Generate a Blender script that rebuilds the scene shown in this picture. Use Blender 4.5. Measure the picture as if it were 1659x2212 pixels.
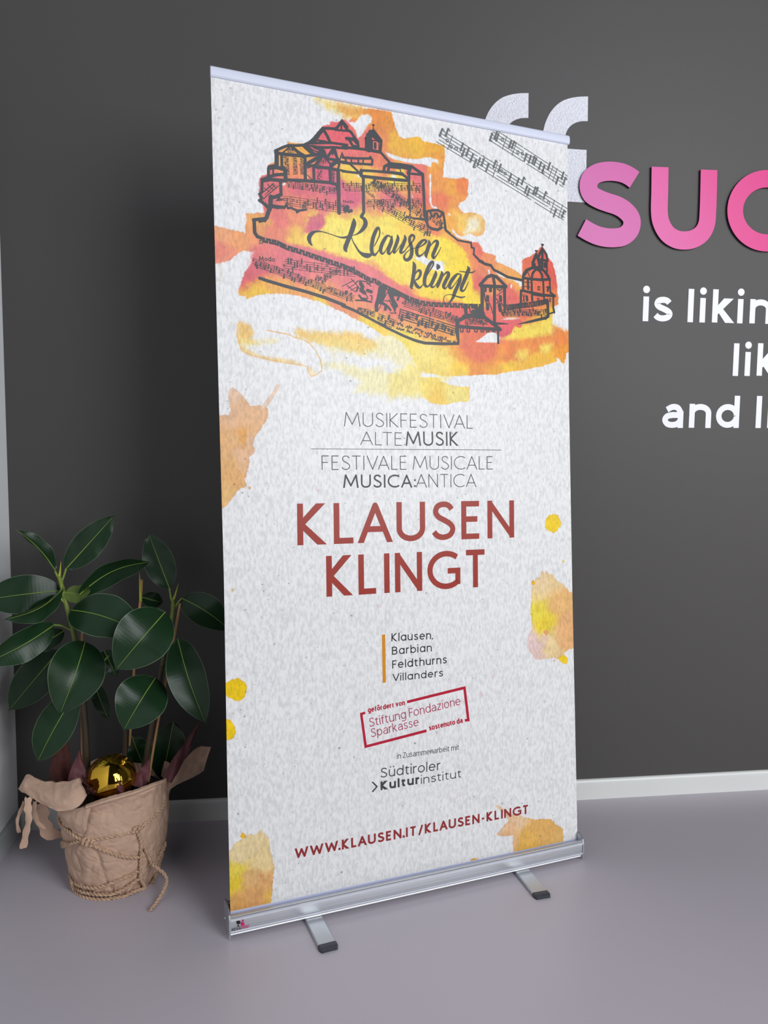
import bpy, math, random
import numpy as np
from mathutils import Vector, Matrix

C = bpy.context.scene.collection
for o in list(bpy.data.objects):
    bpy.data.objects.remove(o)
scene = bpy.context.scene

# ------------------------------------------------------------------ camera
cam = bpy.data.objects.new('camera', bpy.data.cameras.new('camera'))
C.objects.link(cam)
cam.matrix_world = Matrix(((0.990801, 0.001304, -0.135324, 0.805047), (-0.134954, 0.084061, -0.98728, -2.358314), (0.010088, 0.99646, 0.083463, 1.181961), (0.0, 0.0, 0.0, 1.0)))
cam.data.lens = 26.3843
cam.data.sensor_width = 36.0
cam.data.clip_start = 0.05
scene.camera = cam

# ------------------------------------------------------------------ light
scene.view_settings.view_transform = 'Standard'
scene.view_settings.look = 'None'
scene.view_settings.exposure = 0.0
scene.view_settings.gamma = 1.0
scene.view_settings.use_curve_mapping = False
scene.cycles.use_denoising = True

world = bpy.data.worlds.new('room_daylight')
scene.world = world
world.use_nodes = True
world.node_tree.nodes['Background'].inputs[0].default_value = (0.90, 0.95, 1.0, 1)
world.node_tree.nodes['Background'].inputs[1].default_value = 0.015


def window_light(name, loc, target, sx, sy, power, col):
    L = bpy.data.lights.new(name, 'AREA')
    L.shape = 'RECTANGLE'
    L.size, L.size_y, L.energy, L.color = sx, sy, power, col
    o = bpy.data.objects.new(name, L)
    C.objects.link(o)
    o.location = loc
    o.rotation_euler = (Vector(target) - Vector(loc)).to_track_quat('-Z', 'Y').to_euler()
    return o


window_light('shopfront_daylight', (3.95, -4.55, 2.4), (0.9, 0.0, 0.9), 2.3, 2.7, 166, (0.985, 0.99, 1.0))
window_light('side_window_daylight', (6.2, -2.9, 1.6), (0.5, -0.5, 0.8), 2.2, 2.4, 40, (1.0, 0.99, 0.98))
window_light('upper_window_daylight', (3.1, -4.3, 3.9), (1.0, -0.4, 1.5), 1.8, 0.8, 40, (0.80, 0.89, 1.0))


# ------------------------------------------------------------------ helpers
def lin(c):
    return tuple(((v / 255.0) / 12.92 if v / 255.0 <= 0.04045 else ((v / 255.0 + 0.055) / 1.055) ** 2.4) for v in c)


def material(name, rgb, rough=0.5, metal=0.0, spec=0.5, noise=None, bump=None, coat=0.0):
    """principled surface; noise=(scale, amount, stretch) varies the colour, bump=(scale, strength, distance)"""
    m = bpy.data.materials.new(name)
    m.use_nodes = True
    nt = m.node_tree
    b = nt.nodes['Principled BSDF']
    col = lin(rgb) + (1.0,)
    b.inputs['Base Color'].default_value = col
    b.inputs['Roughness'].default_value = rough
    b.inputs['Metallic'].default_value = metal
    b.inputs['Specular IOR Level'].default_value = spec
    b.inputs['Coat Weight'].default_value = coat
    tc = nt.nodes.new('ShaderNodeTexCoord')
    if noise:
        mp = nt.nodes.new('ShaderNodeMapping')
        mp.inputs['Scale'].default_value = noise[2] if len(noise) > 2 else (1, 1, 1)
        nt.links.new(tc.outputs['Object'], mp.inputs[0])
        n = nt.nodes.new('ShaderNodeTexNoise')
        n.inputs['Scale'].default_value = noise[0]
        n.inputs['Detail'].default_value = 4
        nt.links.new(mp.outputs[0], n.inputs['Vector'])
        r = nt.nodes.new('ShaderNodeValToRGB')
        a = noise[1]
        r.color_ramp.elements[0].position = 0.3
        r.color_ramp.elements[1].position = 0.7
        r.color_ramp.elements[0].color = tuple(v * (1 - a) for v in col[:3]) + (1,)
        r.color_ramp.elements[1].color = tuple(min(1, v * (1 + a)) for v in col[:3]) + (1,)
        nt.links.new(n.outputs['Fac'], r.inputs[0])
        nt.links.new(r.outputs[0], b.inputs['Base Color'])
    if bump:
        n2 = nt.nodes.new('ShaderNodeTexNoise')
        n2.inputs['Scale'].default_value = bump[0]
        n2.inputs['Detail'].default_value = 3
        nt.links.new(tc.outputs['Object'], n2.inputs['Vector'])
        bp = nt.nodes.new('ShaderNodeBump')
        bp.inputs['Strength'].default_value = bump[1]
        bp.inputs['Distance'].default_value = bump[2]
        nt.links.new(n2.outputs['Fac'], bp.inputs['Height'])
        nt.links.new(bp.outputs[0], b.inputs['Normal'])
    return m


class MB:
    """collects geometry for ONE mesh object"""

    def __init__(self):
        self.v, self.f, self.sm = [], [], []

    def add(self, verts, faces, smooth=False):
        k = len(self.v)
        self.v += [tuple(p) for p in verts]
        self.f += [tuple(i + k for i in f) for f in faces]
        self.sm += [smooth] * len(faces)

    def box(self, x0, x1, y0, y1, z0, z1):
        self.add([(x0, y0, z0), (x1, y0, z0), (x1, y1, z0), (x0, y1, z0), (x0, y0, z1), (x1, y0, z1), (x1, y1, z1), (x0, y1, z1)],
                 [(0, 3, 2, 1), (4, 5, 6, 7), (0, 1, 5, 4), (1, 2, 6, 5), (2, 3, 7, 6), (3, 0, 4, 7)])

    def extrude_x(self, prof, x0, x1):
        """closed (y, z) outline swept along x"""
        n = len(prof)
        self.add([(x0, y, z) for y, z in prof] + [(x1, y, z) for y, z in prof],
                 [(i, (i + 1) % n, n + (i + 1) % n, n + i) for i in range(n)] + [tuple(range(n))[::-1], tuple(range(n, 2 * n))])

    def tube(self, pts, rad, seg=10, caps=True):
        """round tube; rad is a number or one per point"""
        pts = [Vector(p) for p in pts]
        n = len(pts)
        rr = rad if isinstance(rad, (list, tuple)) else [rad] * n
        t0 = (pts[1] - pts[0]).normalized()
        ref = Vector((0, 0, 1)) if abs(t0.z) < 0.9 else Vector((1, 0, 0))
        u = t0.cross(ref).normalized()
        V, F = [], []
        for i, q in enumerate(pts):
            t = (pts[min(n - 1, i + 1)] - pts[max(0, i - 1)]).normalized()
            u = (u - t * u.dot(t)).normalized()
            w = t.cross(u)
            for k in range(seg):
                a = 2 * math.pi * k / seg
                V.append(q + (u * math.cos(a) + w * math.sin(a)) * rr[i])
        for i in range(n - 1):
            for k in range(seg):
                k2 = (k + 1) % seg
                F.append((i * seg + k, i * seg + k2, (i + 1) * seg + k2, (i + 1) * seg + k))
        if caps:
            F.append(tuple(range(seg))[::-1])
            F.append(tuple((n - 1) * seg + k for k in range(seg)))
        self.add(V, F, True)

    def lathe(self, prof, seg=32, center=(0, 0, 0)):
        cx, cy, cz = center
        n = len(prof)
        V = [(cx + r * math.cos(2 * math.pi * k / seg), cy + r * math.sin(2 * math.pi * k / seg), cz + z) for r, z in prof for k in range(seg)]
        F = [(i * seg + k, i * seg + (k + 1) % seg, (i + 1) * seg + (k + 1) % seg, (i + 1) * seg + k) for i in range(n - 1) for k in range(seg)]
        self.add(V, F, True)

    def build(self, name, mat, parent=None, loc=None):
        me = bpy.data.meshes.new(name)
        me.from_pydata(self.v, [], self.f)
        me.update()
        me.polygons.foreach_set('use_smooth', self.sm)
        if mat:
            me.materials.append(mat)
        o = bpy.data.objects.new(name, me)
        C.objects.link(o)
        if parent:
            o.parent = parent
        if loc is not None:
            o.location = loc
        return o


def tag(o, label, cat, group=None):
    o['label'] = label
    o['category'] = cat
    if group:
        o['group'] = group
    return o


def structure(o):
    o['kind'] = 'structure'
    return o


def empty(name, loc, rz=0.0):
    o = bpy.data.objects.new(name, None)
    C.objects.link(o)
    o.location = loc
    o.rotation_euler = (0, 0, rz)
    o.empty_display_size = 0.1
    return o


def catmull(pts, n=6, closed=False):
    P = [np.array(p, float) for p in pts]
    if len(P) < 3:
        return [tuple(p) for p in P]
    out = []
    m = len(P)
    for i in range(m - 1):
        a, b, c_, d = P[max(0, i - 1)], P[i], P[i + 1], P[min(m - 1, i + 2)]
        for k in range(n):
            t = k / n
            out.append(tuple(0.5 * ((2 * b) + (c_ - a) * t + (2 * a - 5 * b + 4 * c_ - d) * t * t + (3 * b - a - 3 * c_ + d) * t ** 3)))
    out.append(tuple(P[-1]))
    return out


def ribbon(pts, round_caps=False, cut0=None, cut1=None):
    """flat stroke of (x, y, width) points -> 2-D verts, faces (mitred joints)"""
    P = []
    for p in pts:
        if not P or (abs(p[0] - P[-1][0]) + abs(p[1] - P[-1][1])) > 1e-6:
            P.append(p)
    if len(P) < 2:
        return [], []
    V, F = [], []
    n = len(P)
    A = np.array([(p[0], p[1]) for p in P])
    T = np.diff(A, axis=0)
    T /= np.linalg.norm(T, axis=1)[:, None]
    for i in range(n):
        h = P[i][2] / 2
        if i == 0:
            m = np.array((-T[0][1], T[0][0]))
            k = 1
        elif i == n - 1:
            m = np.array((-T[-1][1], T[-1][0]))
            k = 1
        else:
            n1 = np.array((-T[i - 1][1], T[i - 1][0]))
            n2 = np.array((-T[i][1], T[i][0]))
            m = n1 + n2
            l = np.linalg.norm(m)
            if l < 0.15:
                m, k = n1, 1
            else:
                m /= l
                k = min(2.2, 1 / max(0.2, m.dot(n1)))
        V += [tuple(A[i] + m * h * k), tuple(A[i] - m * h * k)]
    for cut, i in ((cut0, 0), (cut1, n - 1)):
        if cut is not None:
            side = np.array(V[2 * i]) - A[i]
            k = np.array(cut) * (1 if side.dot(cut) >= 0 else -1)
            V[2 * i], V[2 * i + 1] = tuple(A[i] + k), tuple(A[i] - k)
    F = [(2 * i, 2 * i + 1, 2 * i + 3, 2 * i + 2) for i in range(n - 1)]
    if round_caps:
        for e, t in ((0, -T[0]), (n - 1, T[-1])):
            h = P[e][2] / 2
            base = len(V)
            nn = np.array((-t[1], t[0]))
            V.append(tuple(A[e]))
            for k in range(7):
                a = math.pi * k / 6
                V.append(tuple(A[e] + nn * h * math.cos(a) + t * h * math.sin(a)))
            F += [(base, base + k + 1, base + k + 2) for k in range(6)]
    return V, F


# ------------------------------------------------------------------ lettering: single-line alphabet given width by its strokes
def arc(cx, cy, rx, ry, a0, a1, n=None):
    n = n or max(4, int(abs(a1 - a0) / 12))
    return [(cx + rx * math.cos(math.radians(a0 + (a1 - a0) * k / n)), cy + ry * math.sin(math.radians(a0 + (a1 - a0) * k / n))) for k in range(n + 1)]


S_UP = catmull([(0.47, 0.84), (0.40, 0.95), (0.26, 1.0), (0.10, 0.94), (0.045, 0.77), (0.12, 0.62), (0.27, 0.52), (0.43, 0.40), (0.50, 0.25), (0.43, 0.07), (0.25, 0.0), (0.09, 0.05), (0.0, 0.17)], 4)
DOT = 'dot'


def glyph(ch, kind='u', X=0.72):
    """(width, strokes) on a cap height of 1; kind: u capitals, l rounded single-storey, m plain, s with serifs, w wall letters"""
    E = lambda: arc(0.26, X / 2, 0.26, X / 2, 0, 360, 28)
    g = {
        'A': (0.74, [[(0, 0), (0.37, 1), (0.74, 0)], [(0.125, 0.31), (0.615, 0.31)]]),
        'B': (0.5, [[(0, 0), (0, 1)], [(0, 1), (0.24, 1)] + arc(0.24, 0.765, 0.22, 0.235, 90, -90) + [(0, 0.53)], [(0.2, 0.53)] + arc(0.24, 0.265, 0.26, 0.265, 90, -90) + [(0, 0)]]),
        'C': (0.76, [arc(0.48, 0.5, 0.48, 0.5, 50, 310)]),
        'E': (0.42, [[(0.42, 1), (0, 1), (0, 0), (0.42, 0)], [(0, 0.53), (0.37, 0.53)]]),
        'F': (0.42, [[(0.42, 1), (0, 1), (0, 0)], [(0, 0.52), (0.36, 0.52)]]),
        'G': (0.82, [arc(0.48, 0.5, 0.48, 0.5, 50, 312) + [(0.82, 0.13), (0.82, 0.47), (0.52, 0.47)]]),
        'I': (0.0, [[(0, 0), (0, 1)]]),
        'K': (0.55, [[(0, 0), (0, 1)], [(0.52, 1), (0.02, 0.50), (0.55, 0)]]),
        'L': (0.40, [[(0, 1), (0, 0), (0.40, 0)]]),
        'M': (0.98, [[(0, 0), (0.13, 1), (0.49, 0.12), (0.85, 1), (0.98, 0)]]),
        'N': (0.62, [[(0, 0), (0, 1), (0.62, 0), (0.62, 1)]]),
        'P': (0.46, [[(0, 0), (0, 1), (0.22, 1)] + arc(0.22, 0.74, 0.24, 0.26, 90, -90) + [(0, 0.48)]]),
        'R': (0.5, [[(0, 0), (0, 1), (0.22, 1)] + arc(0.22, 0.74, 0.24, 0.26, 90, -90) + [(0, 0.48)], [(0.22, 0.48), (0.5, 0)]]),
        'S': (0.50, [S_UP]),
        'T': (0.56, [[(0, 1), (0.56, 1)], [(0.28, 1), (0.28, 0)]]),
        'U': (0.60, [[(0, 1), (0, 0.32)] + arc(0.30, 0.30, 0.30, 0.30, 180, 360) + [(0.60, 1)]]),
        'V': (0.72, [[(0, 1), (0.36, 0), (0.72, 1)]]),
        'W': (1.10, [[(0, 1), (0.27, 0), (0.55, 0.92), (0.83, 0), (1.10, 1)]]),
        'X': (0.6, [[(0, 0), (0.6, 1)], [(0, 1), (0.6, 0)]]),
        'Z': (0.52, [[(0, 1), (0.52, 1), (0, 0), (0.54, 0)]]),
        '.': (0.0, [[DOT, (0, 0.03)]]),
        ',': (0.0, [[(0.02, 0.06), (-0.05, -0.12)]]),
        ':': (0.0, [[DOT, (0, 0.06)], [DOT, (0, 0.58)]]),
        '/': (0.34, [[(0, -0.15), (0.34, 1.1)]]),
        '-': (0.26, [[(0, 0.38), (0.26, 0.38)]]),
        'b': (0.52, [[(0, 0), (0, 1.03)], E()]),
        'd': (0.52, [[(0.52, 0), (0.52, 1.03)], E()]),
        'e': (0.52, [[(0.01, X * 0.53), (0.52, X * 0.53)] + arc(0.26, X / 2, 0.26, X / 2, 4, 318, 24)]),
        'f': (0.28, [[(0.09, 0), (0.09, 0.84)] + arc(0.26, 0.84, 0.17, 0.18, 180, 80), [(-0.05, X), (0.28, X)]]),
        'g': (0.52, [[(0.52, X), (0.52, -0.06)] + catmull([(0.52, -0.06), (0.44, -0.23), (0.25, -0.28), (0.05, -0.22)], 4), E()]),
        'h': (0.46, [[(0, 0), (0, 1.03)], [(0, X * 0.5)] + arc(0.23, X - 0.25, 0.23, 0.25, 180, 0) + [(0.46, 0)]]),
        'i': (0.0, [[(0, 0), (0, X)], [DOT, (0, 0.97)]]),
        'k': (0.44, [[(0, 0), (0, 1.03)], [(0.40, X), (0.02, X * 0.40)], [(0.13, X * 0.53), (0.44, 0)]]),
        'l': (0.0, [[(0, 0), (0, 1.03)]]),
        'm': (0.80, [[(0, 0), (0, X)]] + [[(x, X * 0.5)] + arc(x + 0.20, X - 0.23, 0.20, 0.23, 180, 0) + [(x + 0.40, 0)] for x in (0, 0.40)]),
        'n': (0.46, [[(0, 0), (0, X)], [(0, X * 0.5)] + arc(0.23, X - 0.25, 0.23, 0.25, 180, 0) + [(0.46, 0)]]),
        'o': (0.54, [arc(0.27, X / 2, 0.27, X / 2, 0, 360, 28)]),
        'p': (0.52, [[(0, -0.28), (0, X)], E()]),
        'r': (0.26, [[(0, 0), (0, X)], [(0, X * 0.5)] + arc(0.22, X - 0.26, 0.22, 0.26, 180, 75)]),
        's': (0.38, [[(x * 0.76, y * X) for x, y in S_UP]]),
        't': (0.30, [[(0.09, 0.92), (0.09, 0.17)] + arc(0.25, 0.16, 0.16, 0.16, 180, 285), [(-0.05, X), (0.30, X)]]),
        'u': (0.46, [[(0, X), (0, 0.25)] + arc(0.23, 0.25, 0.23, 0.25, 180, 360) + [(0.46, X * 0.5)], [(0.46, 0), (0.46, X)]]),
        'v': (0.48, [[(0, X), (0.24, 0), (0.48, X)]]),
        'z': (0.42, [[(0, X), (0.42, X), (0, 0), (0.43, 0)]]),
        ' ': (0.14, []),
    }
    if ch == 'ö':
        w, s = g['o']
        return w, s + [[DOT, (0.14, 0.97)], [DOT, (0.40, 0.97)]]
    if ch == 'ü':
        w, s = g['u']
        return w, s + [[DOT, (0.10, 0.97)], [DOT, (0.36, 0.97)]]
    if ch == 'a':
        if kind == 'l':
            return 0.52, [[(0.52, 0), (0.52, X)], E()]
        w = 0.46
        return w, [catmull([(0.05, X * 0.83), (0.20, X * 0.985), (0.36, X * 0.95), (w, X * 0.68)], 5) + [(w, 0)],
                   [(w, X * 0.55), (0.22, X * 0.55)] + catmull([(0.22, X * 0.55), (0.06, X * 0.47), (0.0, X * 0.27), (0.07, X * 0.06), (0.21, 0), (0.36, X * 0.06), (w, X * 0.26)], 5)[1:]]
    return g[ch]


KERN = {'LA': -0.13, 'AU': -0.07, 'AV': -0.20, 'VA': -0.20, 'LT': -0.16, 'AL': -0.04, 'CA': -0.06, 'TA': -0.14, 'AN': -0.04, 'LE': -0.02, 'ST': -0.05, 'GT': -0.05, 'KF': -0.04, 'Fe': -0.05, 'Fo': -0.08,
        'Vi': -0.10, 'rn': -0.04, 'rb': -0.04, 'rk': -0.04, 'rs': -0.04, 'ro': -0.06, 'ti': -0.04, 'tu': -0.04, 'ft': -0.06, 'st': -0.03, 'to': -0.05, 'Ku': -0.04, 'Kl': -0.02, 'W.': -0.12, 'WW': -0.04}


def letter_strokes(text, kind, a, b, h, wt, X=0.72):
    """strokes of a line of text set between a and b on its baseline: (points with widths, round ends, start cut, end cut)"""
    gap = {'u': 0.155, 'l': 0.15, 'm': 0.125, 's': 0.17, 'w': 0.2}[kind] + wt
    x, items = wt / 2, []
    prev = ''
    for ch in text:
        w, s = glyph(ch, kind, X)
        x += KERN.get(prev + ch, 0.0)
        if ch in '.:,' or prev in '.:,':
            x -= 0.03
        items.append((x, s))
        x += w + (gap if ch != ' ' else gap * 0.5)
        prev = ch
    total = x - gap + wt / 2
    a, b = np.array(a), np.array(b)
    L = np.linalg.norm(b - a)
    t = (b - a) / L
    nn = np.array((-t[1], t[0]))
    sx = L / total if len(text) > 1 or total > wt * 1.01 else h
    out = []

    def place(p):
        y = wt / 2 + p[1] * (1 - wt) if p[1] >= 0 else p[1] + wt / 2
        return a + t * (p[0] * sx) + nn * (y * h)

    def exact(y):
        for v in (0.0, 1.0, 1.03, -0.28):
            if abs(y - v) < 1e-6:
                return v
        return X * (1 - wt) + wt if abs(y - X) < 1e-6 else None

    for x0, s in items:
        for st in s:
            if st[0] == DOT:
                q = place((x0 + st[1][0], st[1][1]))
                if st[1][1] > 0.9:
                    q = a + t * (q - a).dot(t) + nn * ((1.0 if kind == 'm' else 0.975) * h)
                r = wt * h * (0.66 if kind != 'w' else 0.62)
                out.append(([(q[0] - r * 0.001, q[1], 2 * r), (q[0] + r * 0.001, q[1], 2 * r)], True, None, None))
                continue
            runs, cur = [], [st[0]]
            for i in range(1, len(st)):
                cur.append(st[i])
                if i < len(st) - 1:
                    d1 = np.array(st[i]) - np.array(st[i - 1]); d2 = np.array(st[i + 1]) - np.array(st[i])
                    c = d1.dot(d2) / (np.linalg.norm(d1) * np.linalg.norm(d2) + 1e-12)
                    if c < -0.2:
                        runs.append(cur); cur = [st[i]]
            runs.append(cur)
            for ri, run in enumerate(runs):
                P = [place((x0 + p[0], p[1])) for p in run]
                cuts = [None, None]
                for e, nb, ci in ((0, 1, 0), (len(run) - 1, len(run) - 2, 1)):
                    d = P[e] - P[nb]
                    l = np.linalg.norm(d)
                    if l < 1e-9:
                        continue
                    sn = abs(d.dot(nn)) / l
                    joint = (ci == 0 and ri > 0) or (ci == 1 and ri < len(runs) - 1)
                    if joint and sn < 0.985:
                        q = P[e]
                        out.append(([(q[0] - 1e-5, q[1], wt * h), (q[0] + 1e-5, q[1], wt * h)], True, None, None))
                        continue
                    ye = exact(run[e][1])
                    if sn > 0.4 and ye is not None and not (0 < run[e][1] < 0.9 and abs(run[e][1] - X) > 1e-6):
                        half = wt * h / 2 / sn
                        sg = np.sign(d.dot(t)) if sn < 0.985 else 0.0
                        P[e] = a + t * ((P[e] - a).dot(t) - sg * (half - wt * h / 2)) + nn * (ye * h)
                        cuts[ci] = t * half
                out.append(([tuple(p) + (wt * h,) for p in P], False, cuts[0], cuts[1]))
            if kind == 's' and len(st) in (2, 5):
                for e in (st[0], st[-1]):
                    q = place((x0 + e[0], e[1]))
                    d = t * 0.14 * h
                    out.append(([tuple(q - d) + (0.09 * h,), tuple(q + d) + (0.09 * h,)], False, None, None))
    return out


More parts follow.
